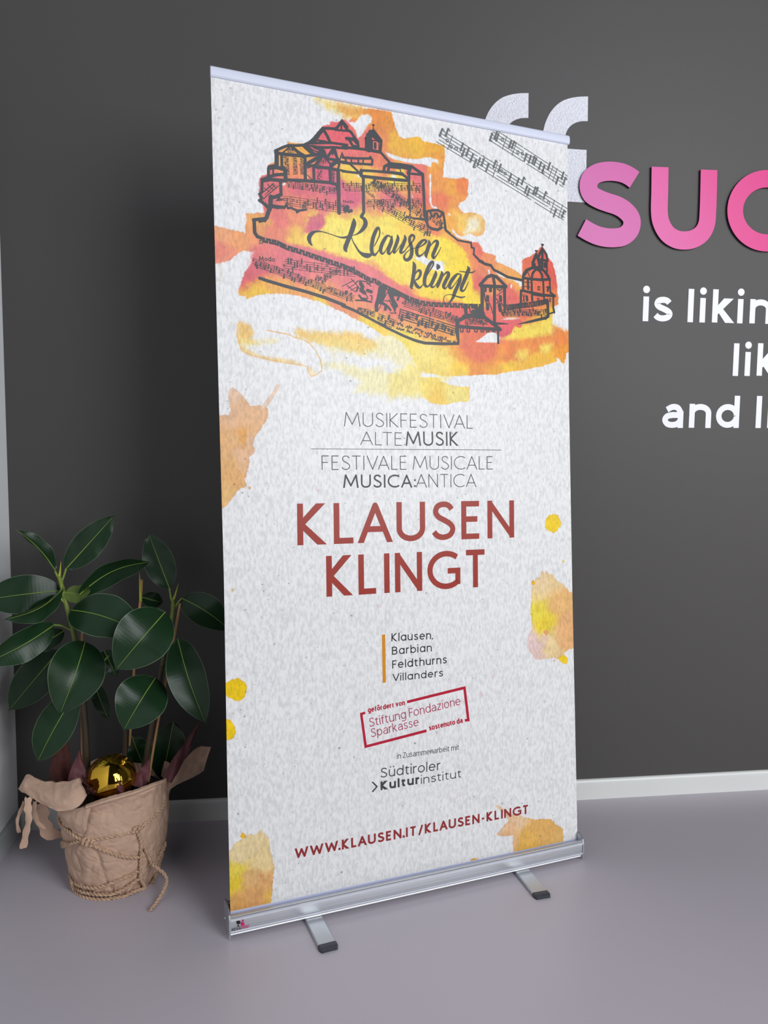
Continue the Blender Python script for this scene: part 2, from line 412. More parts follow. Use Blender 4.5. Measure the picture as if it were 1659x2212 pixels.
# ------------------------------------------------------------------ traced print data, in tenths of a millimetre on the banner sheet
LAY = [[[[-5019,16610],[-4702,16590],[-4452,16562],[-4262,16512],[-4239,16989],[-4017,17020],[-3816,17066],[-3808,17179],[-3839,17301],[-3921,17473],[-3917,17670],[-3883,17898],[-3825,17947],[-3694,17993],[-3681,18191],[-3645,18252],[-3499,18315],[-3489,18513],[-3487,18598],[-3227,18734],[-3181,18840],[-2811,18853],[-2630,18923],[-2258,19381],[-2074,19453],[-2041,19545],[-1888,19511],[-1763,19618],[-1592,19602],[-1383,19898],[-1064,20009],[-421,20027],[-486,20024],[-414,20021],[-343,19779],[-219,19425],[-38,19408],[196,19458],[314,19507],[414,19476],[463,19408],[666,19424],[905,19398],[1077,19408],[1092,19303],[1088,19058],[1049,18807],[1028,18558],[1305,18549],[1657,18627],[1780,18612],[1796,18505],[1758,18345],[1774,18191],[1701,18057],[1505,17940],[1486,17845],[1554,17729],[1713,17701],[1998,17734],[2176,17676],[2282,17531],[2279,17341],[2205,17176],[2024,17110],[1811,17165],[1561,17039],[1352,17173],[1277,17248],[1299,17142],[1402,17029],[1630,16975],[1843,16950],[1885,16907],[1932,16928],[2057,16956],[2163,16825],[2198,16734],[2615,16632],[2594,16487],[2851,16415],[3146,16314],[3333,16234],[3426,16177],[3451,16615],[3718,16737],[3911,16886],[4086,17066],[4201,16947],[4276,16758],[4449,16610],[4525,16387],[4579,16063],[4595,15734],[4623,15472],[4473,15389],[4511,15266],[4392,15126],[4393,14632],[4411,14798],[4447,14893],[4584,14808],[4820,14723],[5059,14731],[5053,14170],[4872,14094],[4789,13774],[4612,13916],[4495,13976],[4572,13864],[4140,13713],[3447,13569],[2512,13403],[1572,13335],[870,13293],[817,13244],[834,13182],[1145,13084],[1426,13046],[1745,13025],[1703,12613],[1419,12637],[996,12548],[650,12555],[379,12703],[215,13006],[288,13317],[60,13767],[-201,14090],[-462,14288],[-724,14268],[-1013,14431],[-1330,14591],[-1644,14718],[-1860,14821],[-2107,14892],[-2411,15016],[-2833,15100],[-3248,15155],[-3716,15118],[-4063,15063],[-4121,15017],[-4278,14963],[-4291,15032],[-4461,15019],[-4481,15087],[-4427,15259],[-4352,15460],[-4306,15604],[-4160,15785],[-4114,15929],[-4023,16176],[-4067,16130],[-4153,16093],[-4323,16091],[-4465,16007],[-4608,15883],[-4833,15765],[-5027,15719],[-5109,15698],[-5087,16606]],"seeds",1,1.2,2.2,0.1],[[[-4110,16138],[-3251,16200],[-2309,15949],[-1579,15713],[-447,15191],[204,14877],[-326,14721],[-1090,15084],[-2317,15569],[-3954,15576],[-4178,15634]],"pink",0.75,9,5,0],[[[-4073,16275],[-3478,16402],[-2779,16360],[-2061,16202],[-1071,16062],[-437,15715],[213,15360],[1021,15275],[2109,15155],[2076,14878],[1016,14931],[207,15046],[-703,15314],[-1331,15664],[-2309,15949],[-3252,16155],[-3938,16244]],"pink",0.9,5,3,0],[[[-3245,16471],[-2580,16744],[-2288,16959],[-2091,17141],[-1551,17133],[-1048,17260],[-407,17333],[245,17143],[913,16973],[1461,16859],[1708,16588],[1841,16105],[1918,15615],[2056,15401],[2024,15149],[1575,15291],[1023,15397],[481,15429],[-47,15628],[-434,15882],[-817,16061],[-1068,16203],[-1570,16202],[-2060,16282],[-2421,16350],[-2718,16434],[-3013,16427]],"yel",0.92,5,4.5,0],[[[-2668,17076],[-2343,17204],[-2240,16964],[-2412,16785],[-2722,16797]],[208,84,118],0.85,4,4,0],[[[2710,14373],[3199,14724],[3846,14894],[4392,15126],[4405,14633],[3650,14474],[2895,14345]],[240,212,76],0.85,6,3,0],[[[1585,14122],[2015,14240],[2672,14291],[3649,14465],[4393,14625],[4447,14866],[4623,14794],[4939,14730],[4935,14397],[4148,14322],[3646,14197],[2889,13965]],[231,126,50],0.85,9,4,0],[[[1232,14104],[1590,14437],[2020,14557],[2526,14363],[2891,14062],[2738,13733],[2367,13525],[1861,13536],[1437,13738]],[236,146,44],0.85,12,5,0],[[[1444,14178],[1591,14500],[1950,14647],[2309,14478],[2634,14177],[2592,13887],[2297,13713],[1899,13712],[1581,13902]],[224,102,68],0.9,11,5,0],[[[2537,14838],[2789,14894],[3158,14938],[3275,15006],[3437,14916],[3388,14732],[3156,14758],[3060,14553],[2851,14461],[2692,14492],[2648,14628]],[222,84,92],0.9,2,2,0.08],[[[-2427,20012],[-1755,20005],[-1286,20002],[-1291,19738],[-1575,19663],[-1852,19763],[-2157,19843]],[236,200,92],0.85,13,6,0],[[[-1940,19994],[-1065,19995],[-1068,19833],[-1386,19752],[-1698,19730]],[230,160,70],0.8,10,6,0],[[[-3091,14219],[-3030,14295],[-2427,14258],[-1965,14285],[-1651,14333],[-1241,14239],[-955,14075],[-942,13926],[-1248,13865],[-1346,13771],[-1661,13830],[-2127,13953],[-2585,14016],[-2945,14083]],[234,186,82],0.9,9,6,0],[[[-2732,14182],[-1811,14177],[-1117,14036],[-329,14564],[-267,14147],[1091,14034],[1295,13669],[1079,13347],[289,13348],[-279,13447],[-539,13704],[-1187,13734],[-2130,13777]],[240,222,130],0.5,14,10,0],[[[-2444,13470],[-1886,13553],[-1354,13368],[-870,13478],[-612,13312],[57,13614],[491,13232],[379,12703],[-624,12676],[-623,12732],[-1045,12750],[-1524,12796],[-1392,13068],[-1984,13372]],[238,224,132],0.55,12,9,0],[[[-612,13282],[260,13623],[1148,13288],[831,13027],[380,12734],[-226,12748],[-623,12706]],[238,214,100],0.6,14,8,0],[[[-4505,14331],[-4447,14391],[-4194,14323],[-4112,14159],[-4201,14013],[-4061,13908],[-4403,13861],[-4487,13885],[-4516,14107]],[234,184,88],0.85,7,3,0.05],[[[-4487,13885],[-4405,13805],[-3982,13601],[-3577,13563],[-3106,13527],[-2929,13420],[-3637,13503],[-4211,13618],[-4407,13693]],[234,192,100],0.75,6,2,0.05],[[[-4484,14025],[-4031,13966],[-3566,14049],[-3510,13966],[-3918,13887],[-4206,13816],[-4433,13804]],[238,220,140],0.6,8,4,0],[[[-2765,13383],[-2659,13373],[-2572,13202],[-2694,13153],[-2783,13252]],[236,205,130],0.5,5,2,0.1],[[[-3793,14246],[-3502,14207],[-3208,14167],[-3120,14114],[-2911,14083],[-2729,13989],[-2548,13792],[-2430,13561],[-2404,13320],[-2565,13191],[-2697,13140],[-2795,13247],[-2791,13376],[-2874,13404],[-2864,13428],[-2769,13388],[-2771,13257],[-2691,13166],[-2579,13213],[-2428,13330],[-2454,13553],[-2570,13778],[-2745,13969],[-2919,14059],[-3126,14090],[-3214,14143],[-3506,14183],[-3797,14222]],[226,170,84],0.85,0.8,0.7,0],[[[-4438,14383],[-4488,14328],[-4512,14135],[-4475,13888],[-4399,13702],[-4208,13624],[-3635,13509],[-2868,13429],[-2870,13403],[-3639,13485],[-4214,13600],[-4415,13684],[-4499,13882],[-4536,14135],[-4510,14336],[-4456,14399]],[228,176,96],0.85,0.8,0.7,0],[[[-4998,15745],[-4854,15725],[-4858,15497],[-4918,15351],[-4991,15301],[-5001,15317],[-4934,15361],[-4876,15501],[-4870,15717],[-5000,15727]],[226,190,140],0.85,0.8,0.7,0],[[[-1654,19592],[-1420,19600],[-1307,19735],[-1243,19804],[-1067,19856],[-957,19806],[-959,19703],[-1073,19567],[-1253,19290],[-1349,19217],[-1393,19400],[-1516,19498]],"paper",1,2.5,2,0],[[[-2614,19696],[-2159,19742],[-1917,19608],[-2011,19535],[-2318,19429],[-2624,19209]],"paper",1,3,2,0],[[[-637,18994],[-489,18965],[-341,18918],[-116,18899],[169,18905],[400,18946],[478,18997],[710,19016],[886,18989],[914,18940],[893,18859],[826,18919],[708,18894],[687,18786],[648,18781],[532,18809],[263,18797],[-117,18813],[-380,18827],[-528,18874]],"paper",1,1.5,1.5,0],[[[645,18589],[684,18594],[692,18508],[671,18419],[689,18369],[676,18158],[680,17844],[718,17761],[825,17757],[873,17692],[785,17699],[669,17738],[629,17890],[641,18362],[658,18434],[635,18501]],"paper",1,1,1,0],[[[1138,17600],[1198,17633],[1241,17594],[1227,17557]],"paper",1,1,1,0],[[[-1470,18304],[-1309,18293],[-1256,18233],[-1364,18235]],"paper",1,2,1,0],[[[-444,18417],[-312,18426],[-323,18348],[-436,18341]],"paper",1,2,1,0],[[[125,18019],[144,18021],[168,17799],[139,17779]],"paper",1,1,1,0],[[[-3343,17803],[-3261,17870],[-3248,17801],[-3322,17770]],"paper",1,1,1,0],[[[112,16416],[208,16382],[336,16409],[466,16436],[529,16369],[756,16332],[1035,16343],[1041,16226],[1030,16018],[948,16085],[784,16070],[687,16106],[526,16179],[366,16252],[238,16312]],"paper",1,2.5,1.5,0],[[[2353,16243],[2408,16248],[2414,16137],[2370,16118]],"paper",1,1,0.5,0],[[[3066,15905],[3111,15893],[3094,15795],[3057,15808]],"paper",1,1,0.5,0],[[[2580,16202],[2762,16179],[2921,16094],[3174,16055],[3406,16015],[3428,15897],[3334,15849],[3312,15947],[3127,16022],[2943,16056],[2715,16115]],"paper",1,1.5,1.5,0],[[[1956,14273],[2148,14401],[2329,14530],[2465,14558],[2556,14543],[2714,14433],[2689,14293],[2235,14259]],"paper",1,1.2,1,0],[[[2766,14913],[2928,14983],[3159,14998],[3368,14992],[3158,14948],[2950,14925]],"paper",0.8,2,1,0],[[[290,13394],[493,13356],[750,13335],[836,13301],[818,13260],[321,13256]],"paper",1,2,1,0],[[[1745,17533],[1996,17624],[2102,17511],[1991,17279],[1812,17228],[1667,17088],[1634,17178],[1742,17346]],[236,228,200],0.9,7,3,0],[[[-5087,12128],[-4837,12161],[-4768,12134],[-4736,12275],[-4771,12582],[-4753,12750],[-4667,12823],[-4543,12743],[-4377,12564],[-4239,12399],[-4125,12373],[-4038,12417],[-3953,12377],[-3823,12351],[-3812,12209],[-3874,12037],[-4023,11806],[-4171,11634],[-4174,11521],[-4205,11421],[-4150,11322],[-4210,11208],[-4297,11151],[-4285,11038],[-4332,10867],[-4364,10726],[-4423,10613],[-4399,10442],[-4542,10374],[-4629,10305],[-4745,10137],[-4861,9999],[-4966,9917],[-5087,9864]],"star",1,1,2,0.14],[[[-4126,12344],[-4012,12319],[-3892,12492],[-3713,12697],[-3577,12930],[-3504,12932],[-3536,12802],[-3687,12583],[-3807,12409],[-3955,12291]],[228,196,170],0.85,1.5,1,0.12],[[[-4348,10427],[-4285,10435],[-4272,10383],[-4321,10362]],[226,178,120],1,0.8,0.8,0.1],[[[4103,9286],[4144,9418],[4243,9482],[4381,9518],[4538,9456],[4616,9302],[4614,9168],[4513,9037],[4354,8969],[4198,9032],[4101,9152]],[240,204,14],1,0.8,2.4,0.22],[[[4662,8171],[4710,8186],[4741,8134],[4701,8098],[4661,8121]],[232,212,60],1,0.6,0.5,0.1],[[[3611,7316],[3653,7509],[3752,7703],[3908,7743],[3949,7908],[4065,7851],[4105,7916],[4222,7809],[4339,7768],[4496,7590],[4693,7476],[4852,7297],[5133,7141],[5213,7003],[5200,5839],[5115,5607],[4831,5565],[4710,5492],[4669,5411],[4468,5363],[4231,5386],[3994,5376],[3799,5379],[3702,5405],[3607,5565],[3494,5727],[3439,5932],[3518,6124],[3617,6316],[3585,6785],[3631,7314]],"right",1,1,2.4,0.14],[[[4468,5363],[4669,5445],[4808,5329],[4786,5160],[4626,5194]],[240,205,30],1,1,1.5,0.15],[[[3996,6149],[4084,6226],[4181,6133],[4101,6046]],[228,160,110],1,0.8,1,0.1],[[[4317,5327],[4357,5340],[4380,5287],[4340,5267]],[228,170,130],1,0.6,0.4,0.1],[[[3604,7612],[3674,7658],[3750,7586],[3691,7507],[3614,7545]],[238,185,40],1,1,1,0.2],[[[-5247,5575],[-4993,5702],[-4850,5772],[-4680,5776],[-4554,5682],[-4480,5529],[-4533,5334],[-4635,5245],[-4778,5234],[-4931,5324],[-5027,5421],[-5248,5532]],[240,202,12],1,0.8,2.4,0.22],[[[-5265,4852],[-5008,4819],[-4860,4756],[-4793,4618],[-4782,4473],[-4842,4337],[-4956,4310],[-5277,4341]],[240,202,12],1,0.8,2.4,0.22],[[[-4812,7963],[-4777,7983],[-4741,7950],[-4765,7909],[-4804,7917]],[232,196,130],0.9,0.6,0.4,0.2],[[[-5344,1608],[-4992,1597],[-4904,1725],[-4716,1819],[-4629,1861],[-4600,1870],[-4469,1933],[-4398,1861],[-4221,1975],[-4179,1894],[-4107,1865],[-4037,1705],[-4014,1406],[-3945,1185],[-3911,1001],[-3942,682],[-3977,422],[-4031,34],[-4528,13],[-5017,-22],[-5385,-54]],"bl",1,1,2.6,0.14],[[[-4743,1897],[-4684,1988],[-4613,1931],[-4615,1844],[-4688,1828]],[238,188,40],1,1,1,0.2],[[[2924,-146],[2912,482],[2642,514],[2437,553],[2418,629],[2647,824],[2773,947],[2652,1152],[2899,1071],[3108,1052],[3317,923],[3741,791],[4173,740],[4302,596],[4584,356],[4610,-103],[3687,-74]],"br",1,1,2,0.14],[[[2652,1152],[2368,1412],[2369,1463],[2592,1326],[2899,1071]],[232,196,150],0.8,1.2,1,0.1],[[[1539,-14],[1580,67],[1680,83],[1800,34],[1798,-66]],[232,180,90],1,1,1,0.1],[[[-4320,864],[-4203,854],[-4175,804],[-4250,731]],[206,140,105],0.6,2,1,0]]
SEEDS = {"seeds":[[-4878,16389,232,160,110],[-4887,16007,226,128,108],[-4384,16331,235,155,95],[-4951,15620,235,165,115],[-1754,19251,226,86,96],[-2484,19026,222,90,100],[-2253,18606,222,86,104],[-3202,18415,236,162,66],[-2848,18578,240,172,56],[-2975,18166,232,136,78],[-2381,18247,215,80,110],[-3674,17850,222,102,106],[-3742,17397,222,92,102],[-2867,17730,224,97,110],[-2025,17952,206,86,116],[-1519,18711,228,104,100],[-1011,19132,228,104,96],[-766,18701,226,116,80],[-1650,18346,240,200,60],[-1156,18181,238,192,62],[-259,18299,240,205,48],[269,18488,226,104,102],[391,17904,226,98,92],[-398,17808,222,104,112],[-1540,17667,215,86,116],[-2277,17463,226,102,112],[-2992,17377,230,124,92],[-3465,16985,228,112,102],[-3002,16925,230,135,92],[-2410,16877,212,86,116],[-2525,17092,236,182,74],[-3925,16822,233,162,80],[-3702,16624,228,124,96],[-3011,16529,238,188,72],[-2044,17032,240,213,76],[-1304,16998,240,218,66],[-279,17229,240,213,58],[247,17288,238,166,70],[645,17090,230,124,72],[-2420,16419,242,213,76],[-1566,16389,244,220,76],[-423,16501,245,218,66],[908,16632,243,213,36],[1312,16181,243,208,22],[241,16927,240,188,58],[1598,16700,232,136,72],[-306,15798,243,208,64],[615,15391,243,208,36],[1857,15361,243,208,30],[1582,15712,240,188,46],[-3485,16088,226,108,112],[-3948,15821,219,92,106],[-3024,15906,222,98,112],[-2309,15972,222,102,116],[-1578,15806,226,108,116],[-827,15517,228,112,112],[-186,15210,228,102,102],[609,15026,226,92,86],[1570,14969,222,82,76],[-4182,15468,216,88,96],[-4133,15139,240,190,46],[-3504,15245,236,168,70],[-2805,15130,236,156,80],[-2085,15069,232,136,90],[-1344,15007,230,136,90],[-1087,15261,226,112,112],[-326,14721,228,136,80],[466,14530,230,146,70],[1007,14440,232,146,52],[1278,14148,234,170,50],[-2330,14959,240,198,46],[-1101,14517,240,205,46],[-335,14206,240,210,60],[-3966,15041,240,192,40],[-4193,14968,236,178,60],[-1371,19945,226,148,50],[-998,19832,228,136,50],[-490,19797,230,146,50],[-627,19307,228,136,70],[-242,19247,233,174,46],[284,19325,236,180,40],[817,19285,235,168,40],[947,18941,233,156,50],[871,18447,230,146,60],[1346,18266,232,156,50],[1625,18424,230,126,60],[1067,17987,226,112,70],[519,17559,230,124,60],[1478,17915,232,146,60],[1263,17401,235,164,50],[1610,17440,236,190,80],[1959,17355,236,214,150],[2174,17503,236,190,110],[2097,17122,232,170,90],[2020,16742,228,102,82],[2301,16520,230,136,80],[2877,16322,232,158,80],[3168,16094,233,162,70],[2578,15792,230,146,80],[2151,16007,228,124,80],[2007,15871,224,92,82],[2573,15414,224,92,86],[3013,15574,226,96,86],[2275,14766,222,82,80],[1708,14854,222,86,86],[3771,16530,226,102,66],[4076,16687,222,82,70],[4377,16326,222,86,70],[4292,15671,228,112,60],[3760,15759,226,102,66],[3453,15224,226,102,70],[4564,15171,236,190,25],[4445,15553,228,124,50],[3152,14948,230,136,70],[3900,14868,235,168,50],[3294,14549,240,200,40],[3000,14659,225,92,86],[4202,14627,240,215,80],[3743,14446,240,210,60],[4434,14706,236,222,130],[2853,14650,222,82,86],[2703,14413,221,86,90],[4044,14255,240,216,92],[3289,14126,240,205,80],[1696,14108,223,98,66],[2118,13879,223,98,66],[2114,13627,230,136,40],[2991,14009,228,124,50],[3738,14110,230,136,50],[4664,14458,230,134,36],[4738,14068,232,146,28],[3735,13826,238,183,40],[2985,13639,238,190,40],[4502,13887,236,178,40],[1548,13603,240,198,50],[995,13702,240,205,66],[454,13861,238,215,100],[-75,14076,240,215,70],[715,13322,238,200,70],[172,13059,238,210,100],[-361,12800,238,222,140],[1257,12848,238,220,120],[705,12709,236,194,70],[431,12555,236,200,80],[2402,13640,236,170,40]],"star":[[-4693,12672,228,192,162],[-4762,12117,226,180,140],[-4257,12238,226,178,132],[-4722,11453,226,176,120],[-4497,11565,222,160,84],[-4396,11119,226,180,140],[-4849,10787,226,174,110],[-4521,10560,226,172,110],[-4920,10121,228,182,116],[-4275,11455,226,182,144]],"right":[[3958,7556,234,206,160],[3869,6638,236,216,70],[4021,6427,234,206,60],[4653,6978,232,182,116],[4804,6430,232,176,120],[3629,5866,230,204,200],[3857,5712,230,198,186],[4244,5675,232,204,150],[4719,5899,232,178,120],[4425,7660,234,204,150]],"bl":[[-4850,1423,230,208,160],[-4390,1678,232,210,160],[-4110,1276,230,205,150],[-4914,1092,230,206,80],[-4867,737,230,200,54],[-4525,780,226,180,120],[-4184,592,224,170,110],[-4422,295,222,164,104],[-4880,165,222,166,96],[-4074,335,228,180,90]],"br":[[2652,725,230,190,150],[3104,841,230,196,156],[3558,558,228,178,100],[4179,443,228,176,100],[3400,186,230,180,90],[4333,144,230,184,110],[2799,566,228,180,130]],"pink":[[-3940,16155,226,118,112],[-3022,16019,224,108,118],[-2067,15936,226,110,120],[-1080,15614,228,112,118],[-186,15210,226,104,102],[881,15045,226,94,86],[1993,14997,222,84,78],[-3952,15654,216,92,104],[-2316,15627,226,120,116]],"yel":[[-3011,16495,240,196,76],[-2417,16533,243,216,86],[-1806,16712,245,224,92],[-1566,16389,245,222,90],[-672,16949,245,222,84],[-35,16300,246,220,76],[222,15843,244,214,70],[906,16510,244,216,46],[1448,16070,244,212,28],[1718,15475,243,210,30],[751,15401,243,212,40],[-1050,17143,242,206,80],[243,17047,240,196,64]]}
